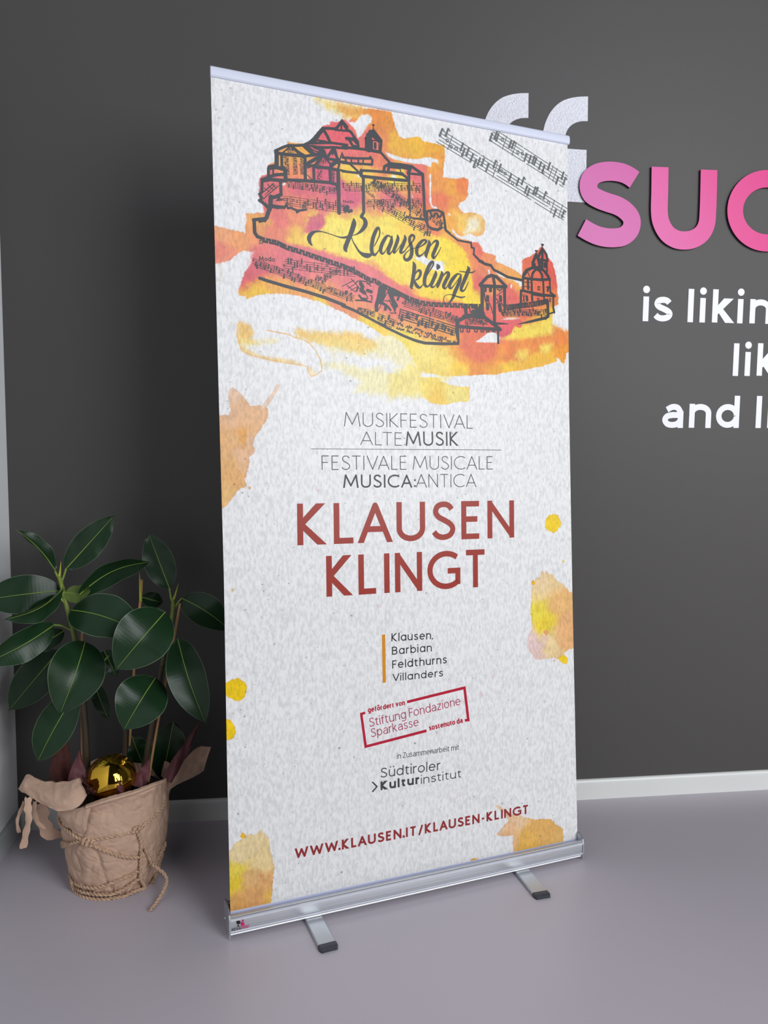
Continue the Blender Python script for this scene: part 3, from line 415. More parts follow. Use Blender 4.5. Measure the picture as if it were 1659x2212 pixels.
CASTLE = [[[[-3493,18585,67],[-3301,18698,67],[-3153,18769,67],[-2946,18793,67],[-2752,18836,67]],0],[[[-2737,18852,69],[-2631,18911,69],[-2523,19013,69],[-2275,19316,69],[-2137,19338,69],[-1953,19352,69],[-1891,19398,69],[-1763,19578,69],[-1628,19454,69]],0],[[[-2260,19297,78],[-2157,19140,78],[-2083,18993,78]],0],[[[-2631,18897,67],[-2083,18993,69]],0],[[[-2555,18951,96],[-2291,19264,96]],0],[[[-2494,18960,69],[-2370,19137,69]],0],[[[-2478,19005,42],[-2190,19006,42]],0],[[[-1954,19330,52],[-1630,19352,52]],0],[[[-1826,19524,35],[-1891,19369,35]],0],[[[-1780,19502,45],[-1783,19357,45]],0],[[[-2083,18993,61],[-1637,19001,61]],0],[[[-2737,18838,47],[-2587,18832,49],[-2071,18872,49]],0],[[[-3457,18577,104],[-3464,18252,104]],0],[[[-3334,18538,70],[-3334,18214,70]],0],[[[-3479,18545,83],[-3305,18535,83],[-2743,18566,87]],0],[[[-3304,18564,37],[-3109,18755,38],[-2920,18612,38]],0],[[[-3036,18737,59],[-2905,18643,59],[-2757,18578,63]],0],[[[-2753,18807,105],[-2516,18642,105]],0],[[[-2743,18566,69],[-2501,18629,72],[-2302,18730,69]],0],[[[-2743,18552,76],[-2748,17980,76]],0],[[[-3260,17920,76],[-2756,17965,81],[-2135,18003,78],[-1904,17975,81]],0],[[[-3312,18217,97],[-3255,18154,97],[-3245,17929,97]],0],[[[-3501,18233,70],[-3647,18185,70],[-3669,18139,70],[-3674,17928,70],[-3834,17851,70],[-3841,17556,70],[-3899,17493,70],[-3851,17415,70],[-3881,17355,70],[-3754,17244,73],[-3670,17156,70],[-3701,17069,70]],0],[[[-3633,18158,93],[-3473,18194,97],[-3313,18174,93]],0],[[[-3553,18155,40],[-3557,18014,42]],0],[[[-3681,17927,76],[-3506,18007,76],[-3272,18052,78]],0],[[[-3827,17824,83],[-3625,17879,83],[-3260,17898,87]],0],[[[-3378,17869,76],[-3370,17573,76]],0],[[[-3371,17552,91],[-3503,17479,87],[-3634,17448,93],[-3654,17242,87]],0],[[[-3639,17244,67],[-3480,17220,69],[-3289,17257,69]],0],[[[-3289,17257,55],[-3244,17319,55],[-3202,17239,55],[-3128,17262,58],[-3040,17230,55],[-2951,17212,54],[-2831,17240,55],[-2741,17265,54]],0],[[[-3416,17468,55],[-3461,17406,58],[-3359,17433,54]],0],[[[-2996,17207,44],[-2982,17165,44],[-2906,17210,42]],0],[[[-2748,18337,61],[-2537,18366,60]],0],[[[-2530,18367,72],[-2523,17967,69]],0],[[[-2717,18370,87],[-2350,18622,93]],0],[[[-2492,18344,78],[-2127,18358,78],[-1897,18339,82]],0],[[[-2507,18356,69],[-2305,18615,72],[-2257,18708,69]],0],[[[-2311,18700,129],[-2323,18813,129]],0],[[[-2274,18633,49],[-2079,18459,49]],0],[[[-2248,18767,69],[-2184,18581,69],[-1923,18589,72]],0],[[[-2176,18604,69],[-2017,18844,69],[-1891,18616,72]],0],[[[-2112,18368,72],[-2097,17993,72]],0],[[[-1890,18325,97],[-1888,17280,97]],0],[[[-2072,18431,101],[-1923,18553,101],[-1878,18530,104]],0],[[[-1892,18601,69],[-1979,18864,69]],0],[[[-2557,18836,63],[-2285,18840,65],[-1978,18893,65],[-1639,18914,63]],0],[[[-1853,18577,40],[-1780,18777,38],[-1750,18708,40]],0],[[[-1893,18557,72],[-1646,18563,69]],0],[[[-1847,18520,54],[-1897,18354,54],[-1650,18336,52]],0],[[[-2633,18796,29],[-2499,18730,31],[-2348,18723,31]],0],[[[-2498,18802,52],[-2347,18781,52]],0],[[[-2027,18770,42],[-2028,18712,42]],0],[[[-2713,18556,50],[-2500,18673,52]],0],[[[-2286,18790,33],[-2259,18636,36],[-2154,18564,35]],0],[[[-3809,17392,23],[-3439,17748,23]],0],[[[-3805,17561,27],[-3554,17789,27]],0],[[[-3763,17496,17],[-3511,17767,17]],0],[[[-3788,17661,17],[-3660,17579,17]],0],[[[-3700,17756,18],[-3558,17634,17]],0],[[[-3598,17784,17],[-3484,17686,17]],0],[[[-2689,18288,33],[-2598,18329,33]],0],[[[-2693,18116,18],[-2575,18017,18]],0],[[[-1749,19530,70],[-1627,19383,70],[-1521,19332,70],[-1434,19212,70],[-1355,19124,72],[-1340,18992,72]],0],[[[-919,19611,20],[-922,19492,20]],0],[[[-934,19608,45],[-905,19610,45]],0],[[[-1136,19241,61],[-922,19484,61],[-706,19255,61],[-739,18962,61],[-1132,18973,64],[-1127,19242,61]],0],[[[-1044,19322,165],[-1059,18983,165]],0],[[[-996,19413,136],[-780,19253,140]],0],[[[-954,19218,29],[-771,19228,29],[-776,18982,29],[-959,18981,29],[-954,19218,29]],0],[[[-879,19153,70],[-881,19043,70]],0],[[[-1761,18930,67],[-1223,18959,67],[-730,18947,67],[-493,18734,68]],0],[[[-1650,19163,83],[-1453,19168,87],[-1374,19088,87]],0],[[[-1579,19140,70],[-1492,19003,68],[-1349,18991,70]],0],[[[-1766,18672,60],[-1409,18701,60],[-991,18757,61]],0],[[[-1023,18795,54],[-964,18719,54],[-975,18607,55]],0],[[[-1769,18539,61],[-1411,18572,61],[-975,18607,64]],0],[[[-1687,18658,49],[-1680,18543,50]],0],[[[-1535,18680,40],[-1537,18563,41]],0],[[[-1346,18707,40],[-1348,18589,41]],0],[[[-1210,18718,41],[-1221,18607,41]],0],[[[-1769,18544,58],[-1573,18541,58],[-1290,18329,58]],0],[[[-1773,18330,60],[-1308,18343,61]],0],[[[-1279,18418,68],[-960,18446,67],[-666,18464,68]],0],[[[-1270,18419,91],[-1281,18296,88],[-1228,18253,91]],0],[[[-1237,18277,78],[-687,18294,81],[-12,18329,83]],0],[[[-1219,18271,78],[-1224,17833,81],[-1227,17360,78]],0],[[[-656,18465,74],[-635,18604,74],[-494,18700,74],[-194,18716,77],[127,18709,79],[431,18560,79]],0],[[[-513,18672,104],[69,18658,106]],0],[[[-515,18603,40],[-196,18613,38]],0],[[[-461,18492,46],[-123,18503,45]],0],[[[-514,18621,72],[-535,18498,72]],0],[[[-214,18645,29],[-179,18530,29]],0],[[[-647,18466,72],[-386,18476,73],[-123,18469,74],[45,18371,74]],0],[[[89,18687,97],[39,18525,101]],0],[[[67,18520,58],[431,18540,64]],0],[[[441,18562,79],[469,17958,82],[480,17472,79]],0],[[[28,17403,22],[161,17380,49],[469,17383,74]],0],[[[47,17405,31],[-87,17372,31],[-154,17296,31]],0],[[[501,17579,74],[526,17355,77],[582,17204,77],[698,17164,77],[854,17155,77],[974,17229,74]],0],[[[482,17576,65],[648,17634,65],[863,17673,65],[1020,17621,65],[1056,17450,65],[1091,17172,68],[1209,17096,69]],0],[[[647,17596,54],[684,17495,54],[762,17504,54],[783,17576,52],[842,17583,54],[880,17500,55],[939,17507,54],[980,17590,52],[1039,17606,55]],0],[[[520,17563,123],[536,17373,123]],0],[[[-1293,17252,84],[-1255,17323,82]],0],[[[-1722,17370,123],[-1667,17443,124]],0],[[[-1633,17347,84],[-1561,17372,83]],0],[[[48,18509,74],[46,17905,74],[61,17648,58],[71,17459,18]],0],[[[1050,17241,50],[1098,17158,49],[1213,17082,50],[1344,17007,52],[1443,16944,52],[1645,16927,52],[1847,16918,52],[1862,16793,54],[1939,16778,52],[1928,16650,52]],0],[[[1919,16619,60],[1995,16552,64],[2096,16472,60],[2181,16449,61],[2299,16370,64]],0],[[[2090,16452,70],[2267,16390,74],[2447,16367,72],[2536,16257,72],[2716,16194,73],[2967,16097,73],[3174,16075,74],[3430,16047,74]],0],[[[-3618,17475,92],[-3635,17216,92],[-3693,17097,99],[-3745,16946,96]],0],[[[-3720,16981,69],[-3788,16869,72]],0],[[[-4066,16861,77],[-3919,16894,77],[-3771,16927,77]],0],[[[-4050,16863,84],[-4046,16704,84],[-4041,16560,87],[-3978,16471,84],[-3888,16448,84]],0],[[[-3909,17343,77],[-3763,17265,77],[-3666,17180,77]],0],[[[-3631,17257,77],[-3499,17248,77],[-3299,17248,79]],0],[[[-3920,16830,50],[-3788,16877,50]],0],[[[-3939,16379,15],[-3865,16403,15],[-3850,16324,15],[-3932,16315,15],[-3898,16383,15]],0],[[[-3896,16451,54],[-3818,16442,54],[-3820,16371,54],[-3741,16362,54],[-3739,16433,54],[-3667,16425,54],[-3668,16354,54],[-3601,16346,54],[-3599,16418,54],[-3536,16411,54],[-3538,16339,54],[-3469,16326,54],[-3467,16398,54],[-3403,16373,54],[-3404,16301,54],[-3347,16279,54],[-3345,16351,54],[-3287,16328,54],[-3289,16256,54],[-3209,16234,54],[-3207,16306,54],[-3132,16291,54],[-3133,16219,54],[-3067,16206,54],[-3065,16278,54],[-2994,16264,54],[-2996,16192,54],[-2912,16175,54],[-2911,16248,54],[-2830,16231,54],[-2831,16158,54],[-2751,16139,54],[-2750,16211,54],[-2680,16195,54],[-2681,16122,54],[-2609,16104,54],[-2607,16177,54],[-2530,16159,54],[-2532,16086,54],[-2468,16071,54],[-2467,16144,54],[-2392,16127,54],[-2394,16053,54],[-2325,16037,54],[-2323,16111,54],[-2241,16092,54],[-2243,16018,54],[-2178,16003,54],[-2177,16077,54],[-2098,16060,54],[-2099,15986,54],[-2016,15968,54],[-2014,16042,54],[-1945,16027,54],[-1947,15953,54],[-1863,15935,54],[-1861,16009,54],[-1779,15986,54],[-1780,15911,54],[-1717,15892,54],[-1716,15966,54],[-1638,15943,54],[-1639,15868,54],[-1579,15844,54],[-1577,15919,54],[-1506,15890,54],[-1508,15815,54],[-1438,15787,54],[-1436,15861,54],[-1371,15835,54],[-1373,15760,54],[-1306,15731,54],[-1305,15806,54],[-1228,15770,54],[-1230,15695,54],[-1163,15665,54],[-1162,15740,54],[-1098,15712,54],[-1100,15637,54],[-1014,15629,54],[-1013,15705,54],[-935,15693,54],[-936,15618,54],[-862,15577,54],[-860,15653,54],[-797,15619,54],[-799,15543,54],[-730,15514,54],[-729,15590,54],[-646,15563,54],[-648,15487,54],[-608,15474,54]],0],[[[-606,15548,54],[-533,15523,54],[-534,15452,54],[-460,15427,54],[-459,15499,54],[-392,15475,54],[-393,15403,54],[-332,15377,54],[-331,15449,54],[-274,15425,54],[-275,15353,54],[-212,15326,54],[-211,15398,54],[-146,15373,54],[-147,15301,54],[-88,15281,54],[-87,15353,54],[-28,15332,54],[-29,15260,54],[49,15233,54],[51,15305,54],[124,15284,54],[123,15212,54],[190,15197,54],[191,15270,54],[262,15254,54],[261,15182,54],[344,15164,54],[345,15236,54],[429,15227,54],[428,15154,54],[512,15150,54],[514,15223,54],[588,15220,54],[587,15147,54],[663,15143,54],[665,15216,54],[746,15217,54],[745,15144,54],[813,15146,54],[814,15220,54],[894,15223,54],[893,15150,54],[966,15153,54],[967,15226,54],[1055,15230,54],[1053,15156,54],[1122,15159,54],[1123,15233,54],[1207,15236,54],[1206,15162,54],[1294,15165,54],[1295,15239,54],[1368,15242,54],[1367,15168,54],[1456,15171,54],[1458,15246,54],[1547,15249,54],[1545,15175,54],[1613,15172,54],[1615,15246,54],[1700,15248,54],[1699,15174,54],[1768,15177,54],[1769,15252,54],[1850,15256,54],[1849,15182,54],[1929,15186,54],[1930,15260,54],[2004,15264,54],[2003,15189,54],[2080,15193,54],[2082,15268,54],[2116,15270,54]],0],[[[2887,15311,46],[2947,15320,46],[2945,15213,46],[3005,15222,46],[3007,15328,46],[3062,15336,46],[3060,15230,46],[3112,15237,46],[3114,15344,46],[3162,15351,46],[3160,15244,46],[3213,15254,46],[3215,15361,46],[3268,15372,46],[3267,15265,46],[3315,15274,46],[3316,15382,46],[3364,15391,46],[3362,15284,46],[3426,15297,46],[3428,15404,46],[3486,15414,46],[3485,15306,46],[3536,15314,46],[3538,15422,46],[3592,15431,46],[3591,15323,46],[3655,15333,46],[3657,15441,46],[3720,15451,46],[3718,15343,46],[3780,15356,46],[3781,15464,46],[3836,15477,46],[3834,15368,46],[3890,15381,46],[3892,15489,46],[3951,15503,46],[3949,15394,46],[3998,15407,46],[3999,15515,46],[4056,15530,46],[4055,15421,46],[4107,15435,46],[4108,15544,46],[4171,15560,46],[4170,15452,46],[4218,15464,46],[4220,15573,46],[4253,15582,46]],0],[[[-3943,15479,79],[-3755,15430,79],[-3308,15337,82],[-2800,15247,82],[-2283,15129,84],[-1791,14981,84]],0],[[[-1842,14968,78],[-1553,14879,74],[-1064,14672,67],[-626,14477,68],[-160,14298,68],[149,14202,76],[420,14151,78],[887,14157,81],[1406,14184,70]],0],[[[1402,14785,100],[1601,14895,102],[1734,14962,102],[2245,14938,102],[2694,14660,102]],0],[[[1444,14652,92],[1884,14640,92],[2717,14642,95]],0],[[[2648,14628,67],[2647,14271,69]],0],[[[2102,15809,86],[2330,16043,90],[2466,16098,90],[2624,16068,90],[2917,15836,87]],0],[[[2124,15787,92],[2552,15806,95],[2894,15814,95]],0],[[[2169,15775,102],[2156,14932,102]],0],[[[2515,16078,86],[2553,15865,90],[2536,14779,90]],0],[[[2866,15812,90],[2867,15217,87]],0],[[[2269,15744,77],[2268,15665,77]],0],[[[2427,15757,93],[2425,15678,95]],0],[[[2333,15513,92],[2331,15415,92]],0],[[[2330,15297,100],[2328,15179,97]],0],[[[2222,15642,37],[2253,15449,36],[2296,15334,36]],0],[[[2365,15398,23],[2452,15188,23],[2539,14917,24]],0],[[[2203,15092,36],[2246,14977,36]],0],[[[2537,14795,74],[2765,14809,54],[2971,14812,17]],0],[[[3296,14827,22],[3673,14921,69],[4175,15055,84]],0],[[[4258,15538,87],[4271,15112,87],[4174,15045,87]],0],[[[1649,15151,102],[1669,14997,100]],0],[[[1602,14924,115],[1889,14973,118],[2156,14971,118]],0],[[[1849,15243,102],[2092,15123,102]],0],[[[1890,15061,145],[2135,15068,145]],0],[[[1781,15141,31],[1802,15045,29]],0],[[[1628,15208,76],[1670,15113,76]],0],[[[4086,17092,59],[4124,17091,60]],0],[[[4105,17083,22],[4103,16982,22]],0],[[[4103,16982,74],[4006,16812,76],[3957,16706,76]],0],[[[4103,16982,69],[4233,16833,70],[4267,16675,70]],0],[[[4103,16982,69],[4096,16416,70]],0],[[[3881,16900,49],[3919,16900,49]],0],[[[3900,16882,22],[3898,16781,22]],0],[[[3899,16801,90],[3789,16570,92],[3792,16429,92]],0],[[[3899,16801,74],[3979,16608,74],[4013,16449,76]],0],[[[3957,16726,49],[4074,16536,49]],0],[[[4052,16685,65],[4267,16650,65]],0],[[[4075,16637,54],[4072,16394,54]],0],[[[4248,16653,54],[4243,16247,52]],0],[[[4182,16586,76],[4181,16485,76]],0],[[[3860,16546,38],[3859,16456,37]],0],[[[3979,16557,37],[3978,16466,37]],0],[[[3465,16100,84],[3478,16201,84],[3574,16330,87],[3787,16429,84],[3953,16444,84],[4143,16380,84],[4286,16231,88],[4333,16133,84]],0],[[[3735,16083,69],[3773,16267,69],[3882,16393,69],[4000,16367,72],[4082,16254,72],[4097,16113,70]],0],[[[3466,16116,74],[3736,16103,74],[4092,16113,76],[4333,16153,78]],0],[[[3465,16100,69],[3461,15760,70]],0],[[[3736,16103,64],[3751,15501,65]],0],[[[4116,16115,60],[4134,15671,58]],0],[[[4333,16133,52],[4352,15769,54]],0],[[[3391,15754,74],[3461,15760,76],[3778,15724,76],[4135,15691,76],[4496,15695,78]],0],[[[4352,15789,54],[4496,15699,55]],0],[[[3391,15754,69],[3378,15333,69]],0],[[[4448,15675,61],[4444,15368,61],[4478,15228,60]],0],[[[4296,15175,44],[4479,15244,45]],0],[[[3947,15919,24],[4006,15914,24],[3998,15822,24],[3941,15826,24],[3947,15919,24]],0],[[[4234,15922,38],[4294,15917,38]],0],[[[4282,15926,65],[4268,15823,65]],0],[[[3576,15608,82],[3586,15509,81]],0],[[[3930,15585,22],[3978,15584,22],[3972,15517,22],[3929,15518,22],[3930,15585,22]],0],[[[4326,15614,22],[4365,15613,22],[4359,15525,22],[4325,15527,22],[4326,15614,22]],0],[[[4134,15671,58],[4161,15470,58]],0],[[[3801,15670,38],[4134,15655,38]],0],[[[3574,16350,27],[3689,16159,27]],0],[[[3669,16378,22],[3525,16185,22]],0],[[[3523,16005,27],[3687,16008,27]],0],[[[3617,16073,69],[3626,15833,70]],0],[[[3498,15883,22],[3685,15878,22]],0],[[[3448,15658,27],[3515,15423,27]],0],[[[3518,15664,22],[3445,15458,22]],0],[[[2619,15733,20],[2801,15727,20]],0],[[[2642,15774,18],[2709,15680,18],[2802,15787,18]],0],[[[2616,15555,20],[2800,15688,22]],0],[[[2730,15544,90],[2740,15445,92]],0],[[[2613,15357,26],[2728,15425,26],[2818,15293,27]],0],[[[2704,15324,106],[2724,15167,106]],0],[[[2615,15476,31],[2660,15420,32]],0],[[[1402,14785,110],[1387,14513,118],[1412,14321,81],[1436,14167,20]],0],[[[1491,14607,31],[1494,14510,31],[1564,14508,31],[1570,14611,32]],0],[[[1689,14619,31],[1692,14522,32],[1762,14520,31],[1768,14624,31]],0],[[[1921,14633,31],[1924,14535,31],[1995,14534,31],[2002,14638,31]],0],[[[2111,14644,32],[2114,14547,32],[2186,14545,32],[2192,14649,32]],0],[[[2291,14655,32],[2294,14557,32],[2366,14556,32],[2372,14660,32]],0],[[[2471,14666,32],[2474,14568,32],[2547,14566,32],[2553,14671,32]],0],[[[-1480,15561,28],[-1440,15610,28],[-1342,15631,28],[-1184,15622,28],[-1067,15522,28]],0],[[[-1343,15563,105],[-1295,15485,101],[-1327,15390,105],[-1249,15341,105]],0],[[[-1414,15457,47],[-1465,15361,45]],0],[[[-1388,15257,55],[-1331,15188,55],[-1193,15180,55]],0],[[[-1210,15308,24],[-1153,15201,24]],0],[[[-1092,15280,26],[-1042,15274,26],[-1049,15163,26]],0],[[[-1489,15130,41],[-1253,15139,42],[-1055,15116,41]],0],[[[-1159,15404,86],[-1060,15375,83]],0],[[[-1185,15567,23],[-1066,15595,24]],0],[[[-1595,15661,20],[-1346,15407,20]],0],[[[-1715,15487,20],[-1504,15340,20]],0],[[[-1832,15459,20],[-1518,15631,20]],0],[[[-1678,15417,18],[-1461,15563,18]],0],[[[-1621,15367,18],[-1403,15494,18]],0],[[[-809,15487,105],[-853,15261,105],[-927,15033,101],[-920,14923,101]],0],[[[-708,15495,124],[-732,15307,124],[-815,15134,120]],0],[[[-527,15472,119],[-407,15370,119],[-264,15381,119]],0],[[[-548,15415,119],[-471,15215,119],[-382,15072,119]],0],[[[-765,15119,78],[-656,15053,81],[-678,14958,81]],0],[[[-616,15037,63],[-537,14949,60]],0],[[[-473,15103,72],[-414,14977,72]],0],[[[-572,15208,24],[-385,14876,24],[-548,14874,24]],0],[[[-598,15429,19],[-859,14945,19]],0],[[[-704,15179,24],[-532,15174,24]],0],[[[-468,15384,69],[-469,15290,72]],0],[[[-285,15342,61],[-328,15226,63]],0],[[[-892,15295,32],[-875,15185,32]],0]]
SCRIPT = [[[[-2613,16400,30],[-2669,16477,80],[-2681,16585,106],[-2614,16688,92],[-2512,16747,51],[-2353,16764,26],[-2150,16731,20],[-1960,16688,24],[-1812,16673,45],[-1693,16702,54],[-1602,16768,24]],1],[[[-1497,17178,33],[-1495,17073,118],[-1536,16929,125],[-1603,16754,114],[-1681,16578,111],[-1736,16433,114],[-1727,16364,84],[-1693,16325,14]],1],[[[-1275,17231,64],[-1218,17203,92],[-1182,17122,114],[-1206,17021,111],[-1300,16898,80],[-1422,16801,33],[-1535,16754,17]],1],[[[-1566,16716,16],[-1531,16607,25],[-1458,16489,40],[-1370,16371,54],[-1266,16304,99],[-1160,16285,126],[-1068,16313,88],[-1029,16348,36]],1],[[[-949,16554,21],[-861,16719,28],[-800,16867,30],[-803,16980,38],[-840,17021,64],[-895,16956,88],[-975,16778,99],[-1017,16589,103],[-1032,16446,99],[-999,16351,91],[-938,16328,59],[-852,16422,25],[-780,16571,17]],1],[[[-504,16827,36],[-566,16856,44],[-644,16784,85],[-740,16617,95],[-782,16457,91],[-737,16373,54],[-659,16440,25],[-570,16606,17],[-489,16771,17]],1],[[[-460,16853,30],[-483,16701,99],[-549,16523,95],[-571,16418,85],[-524,16394,51],[-448,16490,21],[-367,16626,14]],1],[[[-306,16892,32],[-292,16808,85],[-341,16659,91],[-399,16525,88],[-416,16451,75],[-385,16433,38],[-297,16535,19],[-184,16690,19]],1],[[[-101,16907,33],[-87,16822,83],[-145,16679,95],[-210,16529,88],[-219,16459,71],[-172,16457,41],[-76,16542,21],[30,16683,19]],1],[[[-125,16473,17],[-11,16621,25],[102,16748,32],[168,16856,45],[161,16920,64],[106,16936,67],[44,16872,69],[39,16770,84],[77,16673,95],[98,16531,99],[67,16383,95],[-14,16292,87],[-93,16284,74],[-127,16350,54],[-86,16440,32],[19,16537,21],[115,16590,17],[228,16619,15]],1],[[[212,16614,14],[325,16654,25],[455,16740,44],[518,16822,58],[465,16850,49],[375,16797,78],[260,16648,91],[234,16515,91],[272,16424,74],[353,16432,45],[467,16538,21],[559,16678,16]],1],[[[586,16855,21],[604,16770,91],[553,16619,99],[502,16468,91],[516,16389,25]],1],[[[532,16559,16],[665,16747,25],[765,16847,54],[833,16852,78],[837,16779,91],[761,16610,95],[701,16473,91],[721,16404,67],[794,16460,33],[892,16608,22],[946,16709,14]],1],[[[125,16244,25],[163,16146,99],[135,15926,95],[92,15705,95],[66,15587,83],[100,15546,19]],1],[[[141,15767,19],[183,15930,28],[265,16032,54],[326,16023,74],[328,15928,69],[262,15821,49],[157,15766,25]],1],[[[157,15776,33],[195,15670,89],[258,15605,87],[325,15601,45],[404,15687,21],[446,15778,15]],1],[[[521,15930,20],[621,16085,33],[708,16225,42],[703,16305,49],[638,16262,87],[540,16093,95],[464,15882,99],[445,15720,95],[492,15642,69],[569,15664,38],[666,15811,17]],1],[[[776,16070,25],[774,15982,92],[698,15814,98],[639,15684,87],[682,15634,54],[761,15687,22],[854,15842,15]],1],[[[825,16243,37],[852,16186,122],[823,16118,37]],1],[[[948,16070,25],[963,15998,92],[895,15830,95],[827,15678,83],[826,15626,19]],1],[[[844,15767,17],[979,15940,25],[1096,16054,54],[1154,16047,81],[1145,15969,95],[1059,15815,95],[1003,15685,91],[1043,15628,49],[1124,15702,24],[1200,15841,15]],1],[[[1504,16038,33],[1429,16046,47],[1327,15956,87],[1208,15798,95],[1176,15684,81],[1226,15648,48],[1324,15748,22],[1443,15906,20],[1512,16016,19]],1],[[[1529,16040,34],[1493,15881,91],[1406,15695,98],[1337,15556,102],[1285,15419,78],[1200,15301,47],[1099,15233,26],[1020,15257,19],[997,15353,16],[1053,15442,16],[1186,15482,19],[1352,15453,30],[1520,15429,44],[1641,15458,22]],1],[[[1727,16273,22],[1760,16201,103],[1698,16047,106],[1611,15861,103],[1532,15690,95],[1543,15609,72],[1624,15631,40],[1693,15748,24],[1754,15865,14]],1],[[[1480,16117,15],[1598,16119,29],[1767,16113,34],[1903,16136,33],[1968,16187,14]],1]]
TEXT = {"festival_lettering":[["MUSIKFESTIVAL","u",[-0.1854,1.1924],[0.1831,1.1912],0.0365,0.055],["ALTE:","u",[-0.1427,1.1457],[-0.0189,1.1438],0.0345,0.055],["MUSIK","u",[-0.0162,1.1438],[0.1387,1.1445],0.0377,0.11],["FESTIVALE MUSICALE","u",[-0.2465,1.0824],[0.2432,1.0801],0.0361,0.055],["MUSICA:","u",[-0.1911,1.0361],[0.0097,1.0341],0.0341,0.12],["ANTICA","u",[0.011,1.0341],[0.1906,1.0325],0.0355,0.055]],"title_lettering":[["KLAUSEN","u",[-0.3117,0.8951],[0.3081,0.8897],0.1038,0.145],["KLINGT","u",[-0.2387,0.7614],[0.2195,0.7578],0.1035,0.145]],"website_lettering":[["WWW.KLAUSEN.IT/KLAUSEN-KLINGT","u",[-0.3385,0.1073],[0.3442,0.102],0.0258,0.2]],"partner_lettering":[["Klausen,","l",[-0.0666,0.6317],[0.0532,0.6275],0.0213,0.125],["Barbian","l",[-0.0656,0.5963],[0.0489,0.5945],0.0211,0.125],["Feldthurns","l",[-0.0656,0.5597],[0.0932,0.5579],0.0215,0.125],["Villanders","l",[-0.0662,0.5259],[0.0813,0.5236],0.02,0.125]],"sponsor_lettering":[["Stiftung Fondazione","m",[-0.1317,0.4136],[0.133,0.4398],0.0235,0.09],["Sparkasse","m",[-0.1276,0.386],[0.0074,0.3989],0.0231,0.09],["gefördert von","m",[-0.1356,0.4519],[-0.0316,0.4595],0.0133,0.2],["sostenuto da","m",[0.0378,0.3812],[0.1386,0.3897],0.0144,0.2]],"cooperation_lettering":[["in Zusammenarbeit mit","m",[-0.057,0.3188],[0.1265,0.3168],0.0148,0.095]],"institute_lettering":[["Südtiroler","m",[-0.104,0.2755],[0.07,0.2701],0.0259,0.105],["Kultur","m",[-0.1046,0.2428],[0.0083,0.2423],0.0232,0.23],["institut","m",[0.0114,0.2406],[0.1329,0.2395],0.0227,0.105]],"castle_drawing":[["Modo","s",[-0.395,1.5899],[-0.3559,1.5908],0.0107,0.17],["Modo","s",[-0.178,1.7543],[-0.1485,1.7565],0.0079,0.14],["Modo","s",[-0.1172,1.7881],[-0.0937,1.775],0.0088,0.14]]}
BARS = {"festival_lettering":[[[[-2748,11354,12],[-388,11342,13],[2703,11334,14]],0]],"partner_lettering":[[[[-891,6518,89],[-892,5252,89]],0]],"sponsor_lettering":[[[[-254,4666,73],[1453,4851,75],[1559,3948,75],[1451,3951,74]],0],[[[-1437,4529,61],[-1548,4511,66],[-1443,3642,70],[297,3823,74]],0]],"institute_lettering":[[[[-1280,2688,34],[-1150,2545,39],[-1281,2422,39]],0]]}
STV = [[-3233,17831,-1908,17814,149,10,0.34,1.0],[-3330,17422,-1699,17402,211,10,0.3,1.0],[-1781,17930,406,18219,182,10,0.3,1.0],[-1002,18199,451,17503,188,12,0.28,1.0],[-884,17655,657,17055,199,12,0.34,1.0],[-1159,17605,419,17830,166,10,0.34,1.0],[626,17506,1014,17304,188,12,0.3,1.0],[-3363,15886,-1487,15831,215,12,0.34,1.0],[-4122,15864,-1536,15160,160,13,0.34,1.0],[-206,15179,1481,14780,182,15,0.3,1.0],[-314,14881,1346,14520,235,27,0.4,1.0],[-1455,14885,-962,14809,144,16,0.4,1.0],[-903,14738,-421,14583,209,19,0.45,1.0],[2746,15090,4225,15211,158,15,0.34,1.0],[1621,14799,2334,14825,141,14,0.3,1.0],[-3218,18498,-3198,18048,91,8,0.34,1.0],[-3011,18528,-2991,18076,95,8,0.34,1.0],[-2818,18541,-2828,18098,82,8,0.34,1.0],[-2357,18319,-2393,18027,109,8,0.34,1.0],[-2036,18305,-2042,18015,82,8,0.34,1.0],[-2430,18410,-2215,18526,109,8,0.34,1.0],[-3186,18630,-3008,18656,78,8,0.4,1.0],[-2308,15618,-1880,15872,112,11,0.4,1.0],[-2533,15632,-2274,15538,112,11,0.4,1.0]]
STV_TOP = [[903,19634,4893,18020,356,21,0.34,1.1],[2481,19922,4904,18944,356,21,0.34,1.1]]
SCR = [[-380,14614,1082,14273,72,25],[-382,14501,995,14220,71,24],[1082,14244,1407,14213,60,26]]
